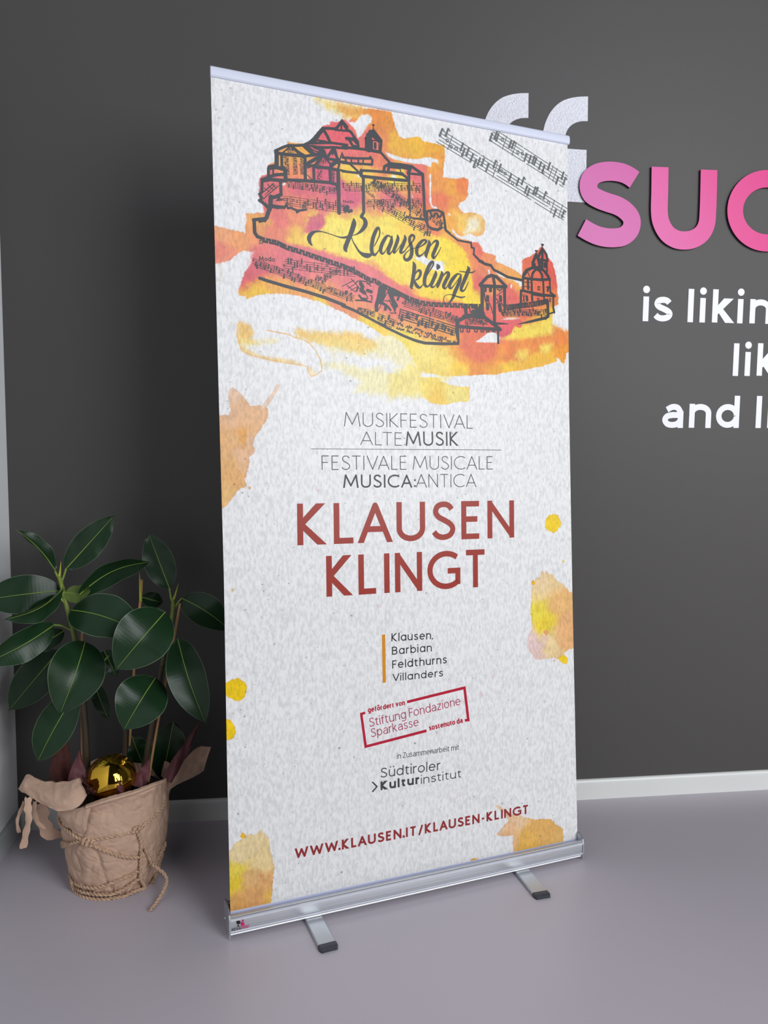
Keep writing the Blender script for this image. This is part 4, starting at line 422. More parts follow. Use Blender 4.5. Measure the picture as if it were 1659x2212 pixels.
# ------------------------------------------------------------------ plant and wall letter data, metres
LEAVES = [[[0.1988,-0.25,0.8455],[0.1171,-0.3,0.9644],0.06,52,35,0.01],[[0.2276,-0.25,0.8515],[0.3505,-0.22,0.9945],0.082,12,12,0.0],[[0.2101,-0.24,0.789],[0.0148,-0.28,0.7724],0.105,5,10,0.02],[[0.2331,-0.3,0.8099],[0.1236,-0.42,0.7526],0.085,-62,30,0.02],[[0.2163,-0.28,0.7814],[0.1301,-0.3,0.7374],0.05,-35,10,0.01],[[0.206,-0.3,0.7084],[0.0605,-0.4,0.634],0.09,-22,22,0.02],[[0.1841,-0.18,0.6076],[0.0505,-0.2,0.4445],0.105,0,10,0.01],[[0.2899,-0.32,0.6665],[0.2484,-0.42,0.503],0.15,-8,24,0.03],[[0.2488,-0.27,0.5122],[0.1539,-0.3,0.3332],0.102,8,14,0.02],[[0.2557,-0.32,0.7517],[0.4629,-0.4,0.6998],0.125,-18,14,0.03],[[0.5042,-0.37,0.7528],[0.3941,-0.46,0.6252],0.142,0,12,0.03],[[0.4953,-0.23,0.7904],[0.4351,-0.2,0.9432],0.088,-10,18,0.0],[[0.2686,-0.29,0.7863],[0.4539,-0.26,0.8696],0.085,46,16,-0.03],[[0.2268,-0.27,0.7906],[0.3033,-0.31,0.8008],0.058,150,10,0.01],[[0.5301,-0.24,0.7618],[0.6643,-0.27,0.6756],0.092,-12,14,0.03],[[0.531,-0.34,0.6732],[0.6114,-0.42,0.4642],0.108,10,26,0.03],[[0.4738,-0.35,0.5722],[0.405,-0.43,0.4594],0.134,2,14,0.03],[[0.4061,-0.16,0.7519],[0.4633,-0.14,0.7306],0.06,0,40,0.01],[[0.3101,-0.2,0.6097],[0.3468,-0.22,0.5388],0.06,0,14,0.01],[[0.2147,-0.24,0.6786],[0.1202,-0.26,0.6349],0.06,-30,12,0.01],[[0.2796,-0.2,0.5241],[0.3244,-0.22,0.4144],0.045,10,14,0.01],[[0.4973,-0.2,0.3947],[0.4625,-0.2,0.2177],0.1,0,14,0.01],[[0.3793,-0.19,0.3548],[0.41,-0.19,0.2711],0.07,10,14,0.01]]
STEMS = [[[0.2091,-0.25,0.8289],[0.2184,-0.26,0.8028],[0.2335,-0.28,0.7598],[0.249,-0.29,0.7051],[0.2584,-0.29,0.6519],[0.2675,-0.29,0.5781],[0.2774,-0.29,0.4369],[0.281,-0.29,0.268]],[[0.5063,-0.24,0.7583],[0.5074,-0.26,0.7287],[0.501,-0.28,0.6843],[0.4799,-0.28,0.5816],[0.4597,-0.28,0.4651],[0.4368,-0.28,0.3414],[0.4231,-0.28,0.2561]],[[0.3724,-0.2,0.5076],[0.3654,-0.2,0.4],[0.3613,-0.22,0.232]]]
PETIOLES = [[[0.1988,-0.25,0.8455],[0.2066,-0.25,0.8239]],[[0.2276,-0.25,0.8515],[0.2185,-0.25,0.8237],[0.2136,-0.255,0.8095]],[[0.206,-0.3,0.7084],[0.2282,-0.3,0.7055],[0.2487,-0.29,0.69]],[[0.4953,-0.23,0.7904],[0.4994,-0.235,0.7652],[0.5056,-0.245,0.7515]],[[0.5301,-0.24,0.7618],[0.5219,-0.245,0.7538],[0.5111,-0.25,0.7368]],[[0.2331,-0.3,0.8099],[0.2273,-0.28,0.7963],[0.2182,-0.26,0.7952]],[[0.2163,-0.28,0.7814],[0.2254,-0.28,0.7687],[0.2323,-0.28,0.7586]],[[0.3358,-0.26,0.6111],[0.3008,-0.27,0.5711],[0.2823,-0.28,0.5529]]]
BUDS = [[[0.2091,-0.25,0.8289],[0.2119,-0.25,0.8466],[0.2143,-0.25,0.8718]],[[0.5062,-0.24,0.7557],[0.5127,-0.24,0.7738],[0.5212,-0.24,0.8049]],[[0.4118,-0.2,0.7465],[0.4106,-0.2,0.7861],[0.41,-0.2,0.8282]]]
STAKES = [[[0.273,-0.275,0.7011],[0.2666,-0.275,0.548],[0.2643,-0.275,0.3407],[0.2635,-0.275,0.2489]],[[0.5282,-0.26,0.7516],[0.4976,-0.265,0.5897],[0.4689,-0.27,0.4415],[0.4508,-0.275,0.3387],[0.4379,-0.28,0.2553]],[[0.4131,-0.18,0.8063],[0.4054,-0.18,0.7292],[0.389,-0.19,0.5511],[0.3661,-0.2,0.2227]]]
SHEATHS = [[[0.2174,-0.33,0.2665],[0.2189,-0.27,0.4188],0.055,0],[[0.2799,-0.4,0.2996],[0.2797,-0.36,0.3879],0.042,1],[[0.4318,-0.38,0.2885],[0.4551,-0.33,0.347],0.034,1],[[0.4978,-0.33,0.2776],[0.5778,-0.26,0.4137],0.03,1],[[0.3976,-0.42,0.289],[0.3825,-0.41,0.3297],0.014,1],[[0.3165,-0.41,0.2937],[0.2855,-0.37,0.3292],0.012,0],[[0.3303,-0.42,0.2951],[0.2974,-0.4,0.3172],0.01,0]]
ROPES = [[[0.2248,-0.3375,0.1205],[0.2568,-0.3931,0.1502],[0.2851,-0.4154,0.1671],[0.3158,-0.4277,0.1748],[0.3444,-0.4324,0.18],[0.3718,-0.4316,0.1838],[0.3982,-0.4257,0.1851],[0.4289,-0.4112,0.1846],[0.4428,-0.4015,0.1908],[0.4564,-0.3894,0.1975],[0.4731,-0.3684,0.2043],[0.4845,-0.3481,0.2122],[0.4909,-0.3314,0.2194]],[[0.2159,-0.3322,0.1963],[0.2244,-0.353,0.1865],[0.2515,-0.3909,0.1878],[0.2726,-0.4082,0.1821],[0.2917,-0.4189,0.1761],[0.3126,-0.4267,0.1685],[0.3298,-0.4306,0.1606],[0.3596,-0.4298,0.1433],[0.3959,-0.42,0.1219],[0.4162,-0.4098,0.1118],[0.4335,-0.3971,0.1035]],[[0.2419,-0.342,0.0373],[0.2523,-0.3551,0.0283],[0.2727,-0.3794,0.029],[0.3002,-0.3991,0.0328],[0.3218,-0.4078,0.0349],[0.3457,-0.4139,0.043],[0.3657,-0.4155,0.0495],[0.393,-0.4112,0.0578],[0.4114,-0.4041,0.0615],[0.4293,-0.3934,0.0648]],[[0.244,-0.3413,0.0215],[0.2492,-0.3449,0.0115],[0.2786,-0.3819,0.014],[0.3051,-0.3982,0.015],[0.3353,-0.4072,0.0153],[0.3634,-0.4077,0.0144],[0.3856,-0.4058,0.0214],[0.4046,-0.4011,0.0295],[0.4311,-0.3896,0.0423]],[[0.2541,-0.372,0.0352],[0.256,-0.3604,0.0063],[0.2784,-0.382,0.0018],[0.3017,-0.3967,0.0021],[0.3262,-0.4055,0.0021],[0.3464,-0.4083,0.0023],[0.3633,-0.4085,0.0033],[0.3929,-0.4016,0.003],[0.4166,-0.3917,0.0075],[0.4411,-0.3685,0.0009]],[[0.4297,-0.415,0.188],[0.4356,-0.4105,0.1702],[0.4391,-0.4055,0.149],[0.438,-0.4015,0.1225],[0.4353,-0.3965,0.0831],[0.4328,-0.3907,0.046],[0.4369,-0.3761,0.0183],[0.4439,-0.36,-0.0044],[0.4586,-0.3355,0.004],[0.4644,-0.2614,0.004]],[[0.4855,-0.3067,0.0958],[0.4827,-0.3091,0.0781],[0.4771,-0.3311,0.0762],[0.4678,-0.3482,0.0627],[0.4561,-0.3662,0.058]],[[0.2243,-0.3377,0.1205],[0.2285,-0.3522,0.1336],[0.249,-0.3851,0.1464],[0.225,-0.3372,0.115],[0.2244,-0.3376,0.1195]],[[0.4309,-0.414,0.1874],[0.438,-0.4088,0.166],[0.4453,-0.3973,0.132],[0.4556,-0.3781,0.0867],[0.4762,-0.4,0.0761],[0.4974,-0.4,0.0546],[0.5028,-0.405,0.0371],[0.4962,-0.42,0.019],[0.4827,-0.4467,0.006],[0.4722,-0.4763,0.006]]]
KNOTS = [[0.3076,-0.428,0.174],[0.3162,-0.4302,0.1687],[0.4307,-0.4129,0.1884]]
FLAPS = {"left":[[[0.1097,-0.3,0.2686],[0.1207,-0.31,0.2944],[0.1325,-0.32,0.3097],[0.1508,-0.33,0.3107],[0.18,-0.35,0.3081],[0.2067,-0.37,0.3095],[0.2376,-0.39,0.3158],[0.266,-0.41,0.3258],[0.2872,-0.425,0.3389],[0.2976,-0.43,0.343]],[[0.1128,-0.32,0.2726],[0.1296,-0.34,0.2696],[0.1476,-0.36,0.273],[0.172,-0.38,0.2687],[0.1961,-0.4,0.2634],[0.2244,-0.42,0.263],[0.2488,-0.435,0.2604],[0.2796,-0.445,0.2685],[0.3022,-0.445,0.2793],[0.3171,-0.44,0.3028]]],"fold":[[[0.2117,-0.3338,0.2314],[0.2317,-0.3752,0.2418],[0.2639,-0.4085,0.2514],[0.2976,-0.4281,0.264],[0.3281,-0.4367,0.2738]],[[0.2196,-0.3507,0.2165],[0.2496,-0.3932,0.2073],[0.2751,-0.4132,0.1925],[0.2984,-0.4247,0.186],[0.3116,-0.4303,0.2078]]],"rim":[[[0.3111,-0.432,0.2725],[0.3571,-0.4384,0.2902],[0.401,-0.4304,0.2975],[0.4378,-0.4122,0.2993],[0.4681,-0.3842,0.2999],[0.4889,-0.3499,0.2922]],[[0.3161,-0.4348,0.2614],[0.3605,-0.4398,0.2736],[0.4042,-0.4309,0.2816],[0.44,-0.4124,0.2857],[0.4703,-0.3841,0.2859],[0.4892,-0.3533,0.2809]]],"right":[[[0.4809,-0.3,0.2622],[0.5016,-0.27,0.2769],[0.527,-0.24,0.2936],[0.5625,-0.21,0.3204],[0.602,-0.2,0.3174]],[[0.4813,-0.29,0.2231],[0.5049,-0.27,0.2339],[0.5315,-0.25,0.2396],[0.5639,-0.23,0.2466],[0.5813,-0.21,0.2507]]]}
STRIPS = [[[[0.153,-0.37,0.2712],[0.1532,-0.38,0.2474],[0.1563,-0.385,0.2186],[0.1484,-0.385,0.1817],[0.1388,-0.38,0.1396]],0.017],[[[0.1336,-0.34,0.2478],[0.123,-0.345,0.223],[0.1158,-0.35,0.1969],[0.1196,-0.35,0.1675]],0.009],[[[0.1745,-0.36,0.2477],[0.1689,-0.33,0.2027],[0.1736,-0.31,0.1601],[0.1934,-0.3,0.1184]],0.044],[[[0.1687,-0.37,0.2603],[0.1625,-0.36,0.2307],[0.1654,-0.35,0.1939],[0.1792,-0.34,0.1689]],0.012]]
BALL = [[0.3575,-0.355,0.3038],0.0645]
LETTERS = [["i","is",1,1.9766,1.9956,1.6069],["s","is",1,2.0093,2.0787,1.6081],["l","liking",1,2.1328,2.1529,1.6088],["i","liking",1,2.1749,2.1944,1.6092],["k","liking",1,2.2169,2.2986,1.6107],["i","liking",1,2.3089,2.3293,1.6107],["n","liking",1,2.3515,2.4287,1.6121],["l","lik",2,2.3022,2.3214,1.4377],["i","lik",2,2.3446,2.3639,1.4386],["k","lik",2,2.3862,2.4699,1.4404],["a","and",3,2.0579,2.1311,1.2621],["n","and",3,2.152,2.2312,1.2634],["d","and",3,2.2483,2.332,1.2649],["l","li",3,2.3942,2.4144,1.2658],["i","li",3,2.4369,2.4565,1.2664]]
SUC = {"s":[[1.9245,2.0478],[1.9036,2.0597],[1.8774,2.0677],[1.8407,2.0696],[1.8044,2.0627],[1.7794,2.0463],[1.7708,2.0214],[1.7802,1.9962],[1.8073,1.9818],[1.8378,1.9727],[1.8683,1.9651],[1.8948,1.9525],[1.9151,1.9336],[1.9216,1.9138],[1.9147,1.8894],[1.8915,1.8702],[1.8548,1.8637],[1.8157,1.8667],[1.7831,1.8771],[1.7534,1.8916]],"u":[[2.0094,2.0925],[2.0115,2.0147],[2.0128,1.9546],[2.0209,1.9187],[2.0422,1.8874],[2.0717,1.8706],[2.103,1.8672],[2.134,1.8735],[2.1622,1.8923],[2.1777,1.9224],[2.1802,1.9632],[2.1795,2.0239],[2.1778,2.0935]],"c0":[2.2754,1.9693],"c1":[2.3925,1.8727],"c2":[2.3809,2.0773]}
QUOTE = {"outer":[[1.6195,2.1274],[1.6189,2.1504],[1.6193,2.1768],[1.6245,2.2012],[1.6355,2.2282],[1.6526,2.2534],[1.678,2.2748],[1.7085,2.2868],[1.737,2.2925],[1.7632,2.295]],"inner":[[1.7646,2.2204],[1.7418,2.2184],[1.7205,2.2108],[1.7042,2.1977],[1.6952,2.1817],[1.6915,2.1638],[1.6925,2.1319]],"block":[[1.7639,2.1356],[1.7687,1.9726]],"left":[1.6242,1.965]}


# ------------------------------------------------------------------ room
m_wall = material('dark_grey_wall_paint', (78, 76, 75), rough=0.50, spec=0.30, noise=(1.3, 0.03), bump=(260, 0.05, 0.001))
m_white = material('white_wall_paint', (240, 242, 244), rough=0.6, spec=0.3, noise=(2.0, 0.02), bump=(200, 0.05, 0.001))
m_base = material('white_skirting_lacquer', (222, 224, 222), rough=0.35, spec=0.4, noise=(6, 0.015))
m_sidebase = material('grey_skirting_lacquer', (170, 174, 178), rough=0.35, spec=0.4, noise=(6, 0.015))
m_floor = material('grey_floor_coating', (186, 179, 188), rough=0.36, spec=0.42, noise=(0.9, 0.025), bump=(35, 0.02, 0.002))

b = MB(); b.box(-0.2, 7.0, -7.0, 0.2, -0.15, 0.0)
structure(b.build('floor', m_floor))
b = MB(); b.box(-0.2, 7.0, 0.0, 0.2, 0.0, 4.6)
structure(b.build('wall_back', m_wall))
b = MB(); b.box(-0.2, 0.0, -7.0, 0.0, 0.0, 4.6)
structure(b.build('wall_left', m_white))
prof = [(0, 0), (-0.012, 0), (-0.012, 0.052), (-0.0115, 0.060), (-0.009, 0.0655), (-0.005, 0.068), (0, 0.068)]
b = MB(); b.extrude_x(prof, 0.012, 7.0)
structure(b.build('baseboard_back', m_base))
b = MB()
pl = [(0.0, 0), (0.012, 0), (0.012, 0.052), (0.0115, 0.060), (0.009, 0.0655), (0.005, 0.068), (0, 0.068)]
n = len(pl)
b.add([(x, 0.0, z) for x, z in pl] + [(x, -7.0, z) for x, z in pl], [(i, n + i, n + (i + 1) % n, (i + 1) % n) for i in range(n)] + [tuple(range(n)), tuple(range(n, 2 * n))[::-1]])
structure(b.build('baseboard_left', m_sidebase))

# ------------------------------------------------------------------ roll-up banner
BAN = empty('roll_up_banner', (1.16829, -0.4655, 0.0), 0.239039)
tag(BAN, 'tall white roll-up banner stand printed with a castle in red, orange and yellow watercolour', 'banner')
M_FROM = Matrix(((0.999977, -0.006799, 0.0, 0.0), (0.000398, 0.058489, -0.998288, 0.0), (0.006787, 0.998265, 0.05849, 0.04952), (0, 0, 0, 1)))   # sheet (u, v, out) -> stand space


def on_sheet(u, v, h=0.0):
    return M_FROM @ Vector((u, v, h))


ED_L = [(-0.5021, -0.0263), (-0.5022, 0.0013), (-0.5015, 0.3619), (-0.498, 0.8342), (-0.4997, 1.2993), (-0.5003, 1.6593), (-0.5003, 2.0094), (-0.4999, 2.0255)]
ED_R = [(0.5096, -0.0276), (0.509, -0.0069), (0.5069, 0.1651), (0.4992, 0.7491), (0.4946, 1.2692), (0.4955, 1.7813), (0.4958, 1.8725), (0.4983, 2.0194)]
ED_B = (0.0093, -0.0017)   # height of the printed area's lower edge at the left and at the right

# --- watercolour print: colours of the ink, painted per vertex on a fine sheet
rs = np.random.RandomState(7)
NOI = [rs.rand(64, 64) for _ in range(6)]


def vnoise(x, y, k):
    g = NOI[k % 6]
    xi, yi = np.floor(x).astype(int), np.floor(y).astype(int)
    fx, fy = x - xi, y - yi
    fx, fy = fx * fx * (3 - 2 * fx), fy * fy * (3 - 2 * fy)
    a, b_, c_, d = g[xi % 64, yi % 64], g[(xi + 1) % 64, yi % 64], g[xi % 64, (yi + 1) % 64], g[(xi + 1) % 64, (yi + 1) % 64]
    return (a * (1 - fx) + b_ * fx) * (1 - fy) + (c_ * (1 - fx) + d * fx) * fy - 0.5


def fbm(x, y, s, k=0, o=4):
    v, a = 0, 1.0
    for i in range(o):
        v = v + a * vnoise(x * s + 13.7 * k, y * s + 5.1 * k, k + i)
        s, a = s * 2.03, a * 0.5
    return v


def sdf(poly, x, y):
    P = np.array(poly, float)
    Q = np.roll(P, -1, axis=0)
    d2 = np.full(x.shape, 1e12)
    ins = np.zeros(x.shape, bool)
    for (ax, ay), (bx, by) in zip(P, Q):
        ex, ey = bx - ax, by - ay
        l = ex * ex + ey * ey
        if l < 1e-9:
            continue
        wx, wy = x - ax, y - ay
        t = np.clip((wx * ex + wy * ey) / l, 0, 1)
        d2 = np.minimum(d2, (wx - ex * t) ** 2 + (wy - ey * t) ** 2)
        cr = ((ay <= y) & (by > y)) | ((by <= y) & (ay > y))
        if abs(ey) > 1e-9:
            ins ^= cr & (x < ax + (y - ay) * ex / ey)
    d = np.sqrt(d2)
    return np.where(ins, -d, d)


def seeds_color(seeds, x, y):
    S = np.array(seeds, float)
    wx = x + fbm(x, y, 0.035, 1) * 22
    wy = y + fbm(x, y, 0.035, 2) * 22
    num, den = np.zeros(x.shape + (3,)), np.zeros(x.shape)
    for sx, sy, r, g, b_ in S:
        w = 1.0 / (((wx - sx / 10) ** 2 + (wy - sy / 10) ** 2) + 90.0) ** 2.3
        den += w
        num += w[:, None] * np.array((r, g, b_))
    return num / den[:, None]


NU, NV = 640, 1300
V_TOP = 2.016
vv = np.linspace(0, 1, NV + 1)
uu = np.linspace(0, 1, NU + 1)
UU, VV = np.meshgrid(uu, vv)
vlow = ED_B[0] + (ED_B[1] - ED_B[0]) * UU
V_ = vlow + (V_TOP - vlow) * VV
uL = np.interp(V_, [e[1] for e in ED_L], [e[0] for e in ED_L])
uR = np.interp(V_, [e[1] for e in ED_R], [e[0] for e in ED_R])
U_ = uL + (uR - uL) * UU
x, y = (U_ * 1000).ravel(), (V_ * 1000).ravel()        # millimetres
PAPER = np.array((230, 230, 230), float)
col = np.tile(PAPER, (x.size, 1))
fine = fbm(x, y, 0.22, 3, 3)
for poly, mode, alpha, soft, rag, rim in LAY:
    P = np.array(poly, float) / 10
    pad = 12 + 2 * soft
    sel = np.where((x > P[:, 0].min() - pad) & (x < P[:, 0].max() + pad) & (y > P[:, 1].min() - pad) & (y < P[:, 1].max() + pad))[0]
    if not len(sel):
        continue
    X, Y = x[sel], y[sel]
    d = sdf(P, X, Y) + rag * (fine[sel] * 1.3 + fbm(X, Y, 0.07, 4, 3))
    t = np.clip(0.5 - d / (2 * soft), 0, 1)
    t = t * t * (3 - 2 * t) * alpha
    if mode == 'paper':
        cc = np.tile(PAPER, (len(sel), 1))
    elif isinstance(mode, str):
        cc = seeds_color(SEEDS[mode], X, Y)
    else:
        cc = np.tile(np.array(mode, float), (len(sel), 1))
    if mode != 'paper':
        cc = cc * (1 + 0.05 * fbm(X, Y, 0.03, 5, 4))[:, None]
        cc = cc * (1 - np.array((0.25, 0.75, 1.0)) * (rim * np.exp(-(np.minimum(d, 0) / 1.6) ** 2))[:, None])
    col[sel] = col[sel] * (1 - t[:, None]) + cc * t[:, None]
# printed specks of the paper
for k in range(760):
    sx, sy = rs.uniform(-490, 490), rs.uniform(0, 2000)
    r = rs.choice([1.0, 1.3, 1.7, 2.4], p=[.5, .3, .15, .05])
    sel = np.where((np.abs(x - sx) < 5) & (np.abs(y - sy) < 5))[0]
    if len(sel):
        e = np.exp(-(((x[sel] - sx) / r) ** 2 + ((y[sel] - sy) / (r * rs.uniform(.5, 1))) ** 2)) * rs.uniform(.3, .85)
        col[sel] = col[sel] * (1 - e[:, None]) + np.array((70, 72, 74)) * e[:, None]
for k in range(26):
    sx, sy = rs.uniform(-470, 470), rs.uniform(100, 1900)
    sel = np.where((np.abs(x - sx) < 14) & (np.abs(y - sy) < 14))[0]
    e = np.clip(1.2 - ((x[sel] - sx) ** 2 + (y[sel] - sy) ** 2) / rs.uniform(12, 40) + 2 * fine[sel], 0, 1) * rs.uniform(.15, .4)
    col[sel] = col[sel] * (1 - e[:, None]) + np.array((206, 160, 172)) * e[:, None]
c01 = np.clip(col / 255.0, 0, 1)
lincol = np.where(c01 <= 0.04045, c01 / 12.92, ((c01 + 0.055) / 1.055) ** 2.4)

m_print = bpy.data.materials.new('printed_banner_film')
m_print.use_nodes = True
nt = m_print.node_tree
bs = nt.nodes['Principled BSDF']
bs.inputs['Roughness'].default_value = 0.34
bs.inputs['Specular IOR Level'].default_value = 0.33
at_ = nt.nodes.new('ShaderNodeAttribute'); at_.attribute_name = 'ink'
tc = nt.nodes.new('ShaderNodeTexCoord')
mp = nt.nodes.new('ShaderNodeMapping'); mp.inputs['Scale'].default_value = (1.0, 1.0, 0.42)
nt.links.new(tc.outputs['Object'], mp.inputs[0])
na = nt.nodes.new('ShaderNodeTexNoise'); na.inputs['Scale'].default_value = 160; na.inputs['Detail'].default_value = 3; na.inputs['Roughness'].default_value = 0.55
nt.links.new(mp.outputs[0], na.inputs['Vector'])
ra = nt.nodes.new('ShaderNodeValToRGB')
ra.color_ramp.elements[0].position = 0.34; ra.color_ramp.elements[0].color = (0.82, 0.82, 0.82, 1)
ra.color_ramp.elements[1].position = 0.60; ra.color_ramp.elements[1].color = (1.03, 1.03, 1.03, 1)
nt.links.new(na.outputs['Fac'], ra.inputs[0])
mx = nt.nodes.new('ShaderNodeMixRGB'); mx.blend_type = 'MULTIPLY'; mx.inputs[0].default_value = 1.0
nt.links.new(at_.outputs['Color'], mx.inputs[1]); nt.links.new(ra.outputs[0], mx.inputs[2])
nt.links.new(mx.outputs[0], bs.inputs['Base Color'])

Mx = np.array([list(r) for r in M_FROM])
loc3 = np.stack([x / 1000, y / 1000, np.zeros_like(x)], 1) @ Mx[:3, :3].T + Mx[:3, 3]
idx = np.arange((NU + 1) * (NV + 1)).reshape(NV + 1, NU + 1)
quads = np.stack([idx[:-1, :-1], idx[:-1, 1:], idx[1:, 1:], idx[1:, :-1]], -1).reshape(-1, 4)
me = bpy.data.meshes.new('printed_panel')
me.vertices.add(len(loc3)); me.vertices.foreach_set('co', loc3.astype(np.float32).ravel())
me.loops.add(quads.size); me.loops.foreach_set('vertex_index', quads.ravel().astype(np.int32))
me.polygons.add(len(quads)); me.polygons.foreach_set('loop_start', (np.arange(len(quads)) * 4).astype(np.int32))
me.update(calc_edges=True)
att = me.color_attributes.new('ink', 'FLOAT_COLOR', 'POINT')
att.data.foreach_set('color', np.concatenate([lincol, np.ones((len(lincol), 1))], 1).astype(np.float32).ravel())
me.materials.append(m_print)
PANEL = bpy.data.objects.new('printed_panel', me)
C.objects.link(PANEL); PANEL.parent = BAN
PANEL['label'] = 'white paper-textured print with red, orange and yellow watercolour'

# --- printed line work and lettering, thin ink shapes on the panel
ink_rough, ink_spec = 0.34, 0.33
I_DARK = material('charcoal_ink', (38, 40, 46), ink_rough, spec=ink_spec, noise=(60, 0.06))
I_GREY = material('grey_music_ink', (98, 103, 103), ink_rough, spec=ink_spec, noise=(60, 0.06))
I_BLACK = material('black_ink', (22, 24, 27), ink_rough, spec=ink_spec, noise=(60, 0.05))
I_RED = material('brick_red_ink', (152, 42, 26), ink_rough, spec=ink_spec, noise=(20, 0.03))
I_WINE = material('wine_red_ink', (142, 36, 38), ink_rough, spec=ink_spec, noise=(20, 0.03))
I_MAG = material('crimson_ink', (178, 6, 46), ink_rough, spec=ink_spec, noise=(20, 0.03))
I_MAG2 = material('soft_crimson_ink', (168, 46, 82), ink_rough, spec=ink_spec, noise=(20, 0.03))
I_SLATE = material('slate_ink', (58, 60, 62), ink_rough, spec=ink_spec, noise=(20, 0.03))
I_OCHRE = material('ochre_ink', (212, 136, 10), ink_rough, spec=ink_spec, noise=(20, 0.03))
I_DOT = material('pink_ink', (214, 20, 110), ink_rough, spec=ink_spec, noise=(20, 0.03))


def ink(name, strokes, mat, parent=None, h=0.0004, caps=False):
    m = MB()
    for k, sk in enumerate(strokes):
        V, F = ribbon(sk[0], sk[1] or (caps and len(sk) < 4), *sk[2:])
        m.add([on_sheet(p[0], p[1], h + 0.000002 * (k % 40)) for p in V], F)
    return m.build(name, mat, parent or PANEL)


def dec(data):
    out = []
    for pts, sm in data:
        P = [(p[0] / 1e4, p[1] / 1e4, p[2] / 1e4) for p in pts]
        out.append((catmull(P, 6) if sm else P, False))
    return out


rng = random.Random(3)


def stave(ax, ay, bx, by, th, lw, dens, big):
    """five ruled lines with note heads, stems and bar lines"""
    a, bb = np.array((ax, ay)) / 1e4, np.array((bx, by)) / 1e4
    th, lw = th / 1e4, lw / 1e4
    L = np.linalg.norm(bb - a); t = (bb - a) / L; nn = np.array((-t[1], t[0]))
    out = []
    W = lambda *ps: out.append(([(p[0], p[1], w) for p, w in ps], False))
    for k in range(5):
        o = (k / 4 - 0.5) * th
        s = rng.random() * 0.04 * L
        while s < L:
            e = min(L, s + L * (0.12 + 0.35 * rng.random()))
            W(*[(a + t * (s + (e - s) * f) + nn * (o + (rng.random() - 0.5) * th * 0.03), lw) for f in (0, 0.5, 1)])
            s = e + 0.4 * th * rng.random()
    g = th / 4
    s = th * 0.15
    while s < L - th * 0.1:
        r = rng.random()
        q = a + t * s + nn * (rng.random() - 0.5) * th * 0.7
        if r < 0.12:
            W((a + t * s - nn * th * 0.6, lw), (a + t * s + nn * th * 0.6, lw))
        elif r < 0.75:
            up = 1 if rng.random() < 0.6 else -1
            e = q + nn * up * g * 2.4
            W((q, lw * 2.4), (e, lw * 2.7))
            hw = g * 0.95 * big
            W((q - nn * hw * 0.55, lw * 0.5), (q, hw * 1.0), (q + nn * hw * 0.55, lw * 0.5))
            if rng.random() < 0.3:
                W((e, lw * 1.2), (e + t * g * 0.8 - nn * up * g * 0.6, lw * 1.8))
        else:
            W(*[(q + g * 0.45 * (math.cos(w_) * t + math.sin(w_) * nn), lw * 1.2) for w_ in np.linspace(0, 2 * math.pi, 8)])
        s += th * dens * (0.5 + rng.random())
    return out


def scrawl(ax, ay, bx, by, h, lw):
    """a line of small joined handwriting"""
    a, bb = np.array((ax, ay)) / 1e4, np.array((bx, by)) / 1e4
    h, lw = h / 1e4, lw / 1e4
    L = np.linalg.norm(bb - a); t = (bb - a) / L; nn = np.array((-t[1], t[0]))
    out, s = [], 0.0
    while s < L:
        wl, q, m = h * (2 + 3 * rng.random()), 0.0, []
        while q < wl and s + q < L:
            p = a + t * (s + q) + nn * h * (rng.random() - 0.5) * (1.7 if rng.random() < 0.25 else 0.9)
            m.append((p[0], p[1], lw)); q += h * 0.22
        if len(m) > 1:
            out.append((m, False))
        s += wl + h * 0.7
    return out


def text_lines(key, only=None):
    out = []
    for s, kind, a, bb, h, wt in TEXT[key]:
        if only is None or s in only:
            out += letter_strokes(s, kind, a, bb, h, wt)
    return out


castle = ink('castle_drawing', dec(CASTLE) + text_lines('castle_drawing'), I_DARK, caps=True)
castle['label'] = 'charcoal line drawing of a hilltop castle and church'
notes = []
for s in STV: notes += stave(*s)
for s in SCR: notes += scrawl(*s)
ink('music_notation', notes, I_DARK, h=0.0003)
notes = []
for s in STV_TOP: notes += stave(*s)
o = ink('music_notation', notes, I_GREY, h=0.0003)
o['label'] = 'two grey slanting staves of old music notation'
o = ink('script_lettering', dec(SCRIPT), I_DARK, h=0.0007, caps=True)
o['label'] = 'charcoal brush-script words across the watercolour'
o = ink('festival_lettering', text_lines('festival_lettering') + dec(BARS['festival_lettering']), I_BLACK)
o['label'] = 'thin black capitals in four lines with a rule between'
o = ink('title_lettering', text_lines('title_lettering'), I_RED)
o['label'] = 'large brick red capitals in two lines'
o = ink('website_lettering', text_lines('website_lettering'), I_WINE)
o['label'] = 'dark red web address along the foot of the print'
o = ink('partner_lettering', text_lines('partner_lettering'), I_BLACK)
o['label'] = 'four black place names'
ink('partner_bar', dec(BARS['partner_lettering']), I_OCHRE)['label'] = 'ochre upright bar beside the place names'
SL = TEXT['sponsor_lettering']
o = ink('sponsor_lettering', text_lines('sponsor_lettering', ('Stiftung Fondazione', 'Sparkasse')), I_MAG2)
o['label'] = 'thin crimson lettering inside a tilted frame'
o = ink('sponsor_frame', text_lines('sponsor_lettering', ('gefördert von', 'sostenuto da')) + dec(BARS['sponsor_lettering']), I_MAG)
o['label'] = 'tilted crimson frame with small bold words in its gaps'
ink('cooperation_lettering', text_lines('cooperation_lettering'), I_SLATE)['label'] = 'small grey line of words'
o = ink('institute_lettering', text_lines('institute_lettering') + dec(BARS['institute_lettering']), I_SLATE)
o['label'] = 'grey two-line logo lettering with an arrow bracket'

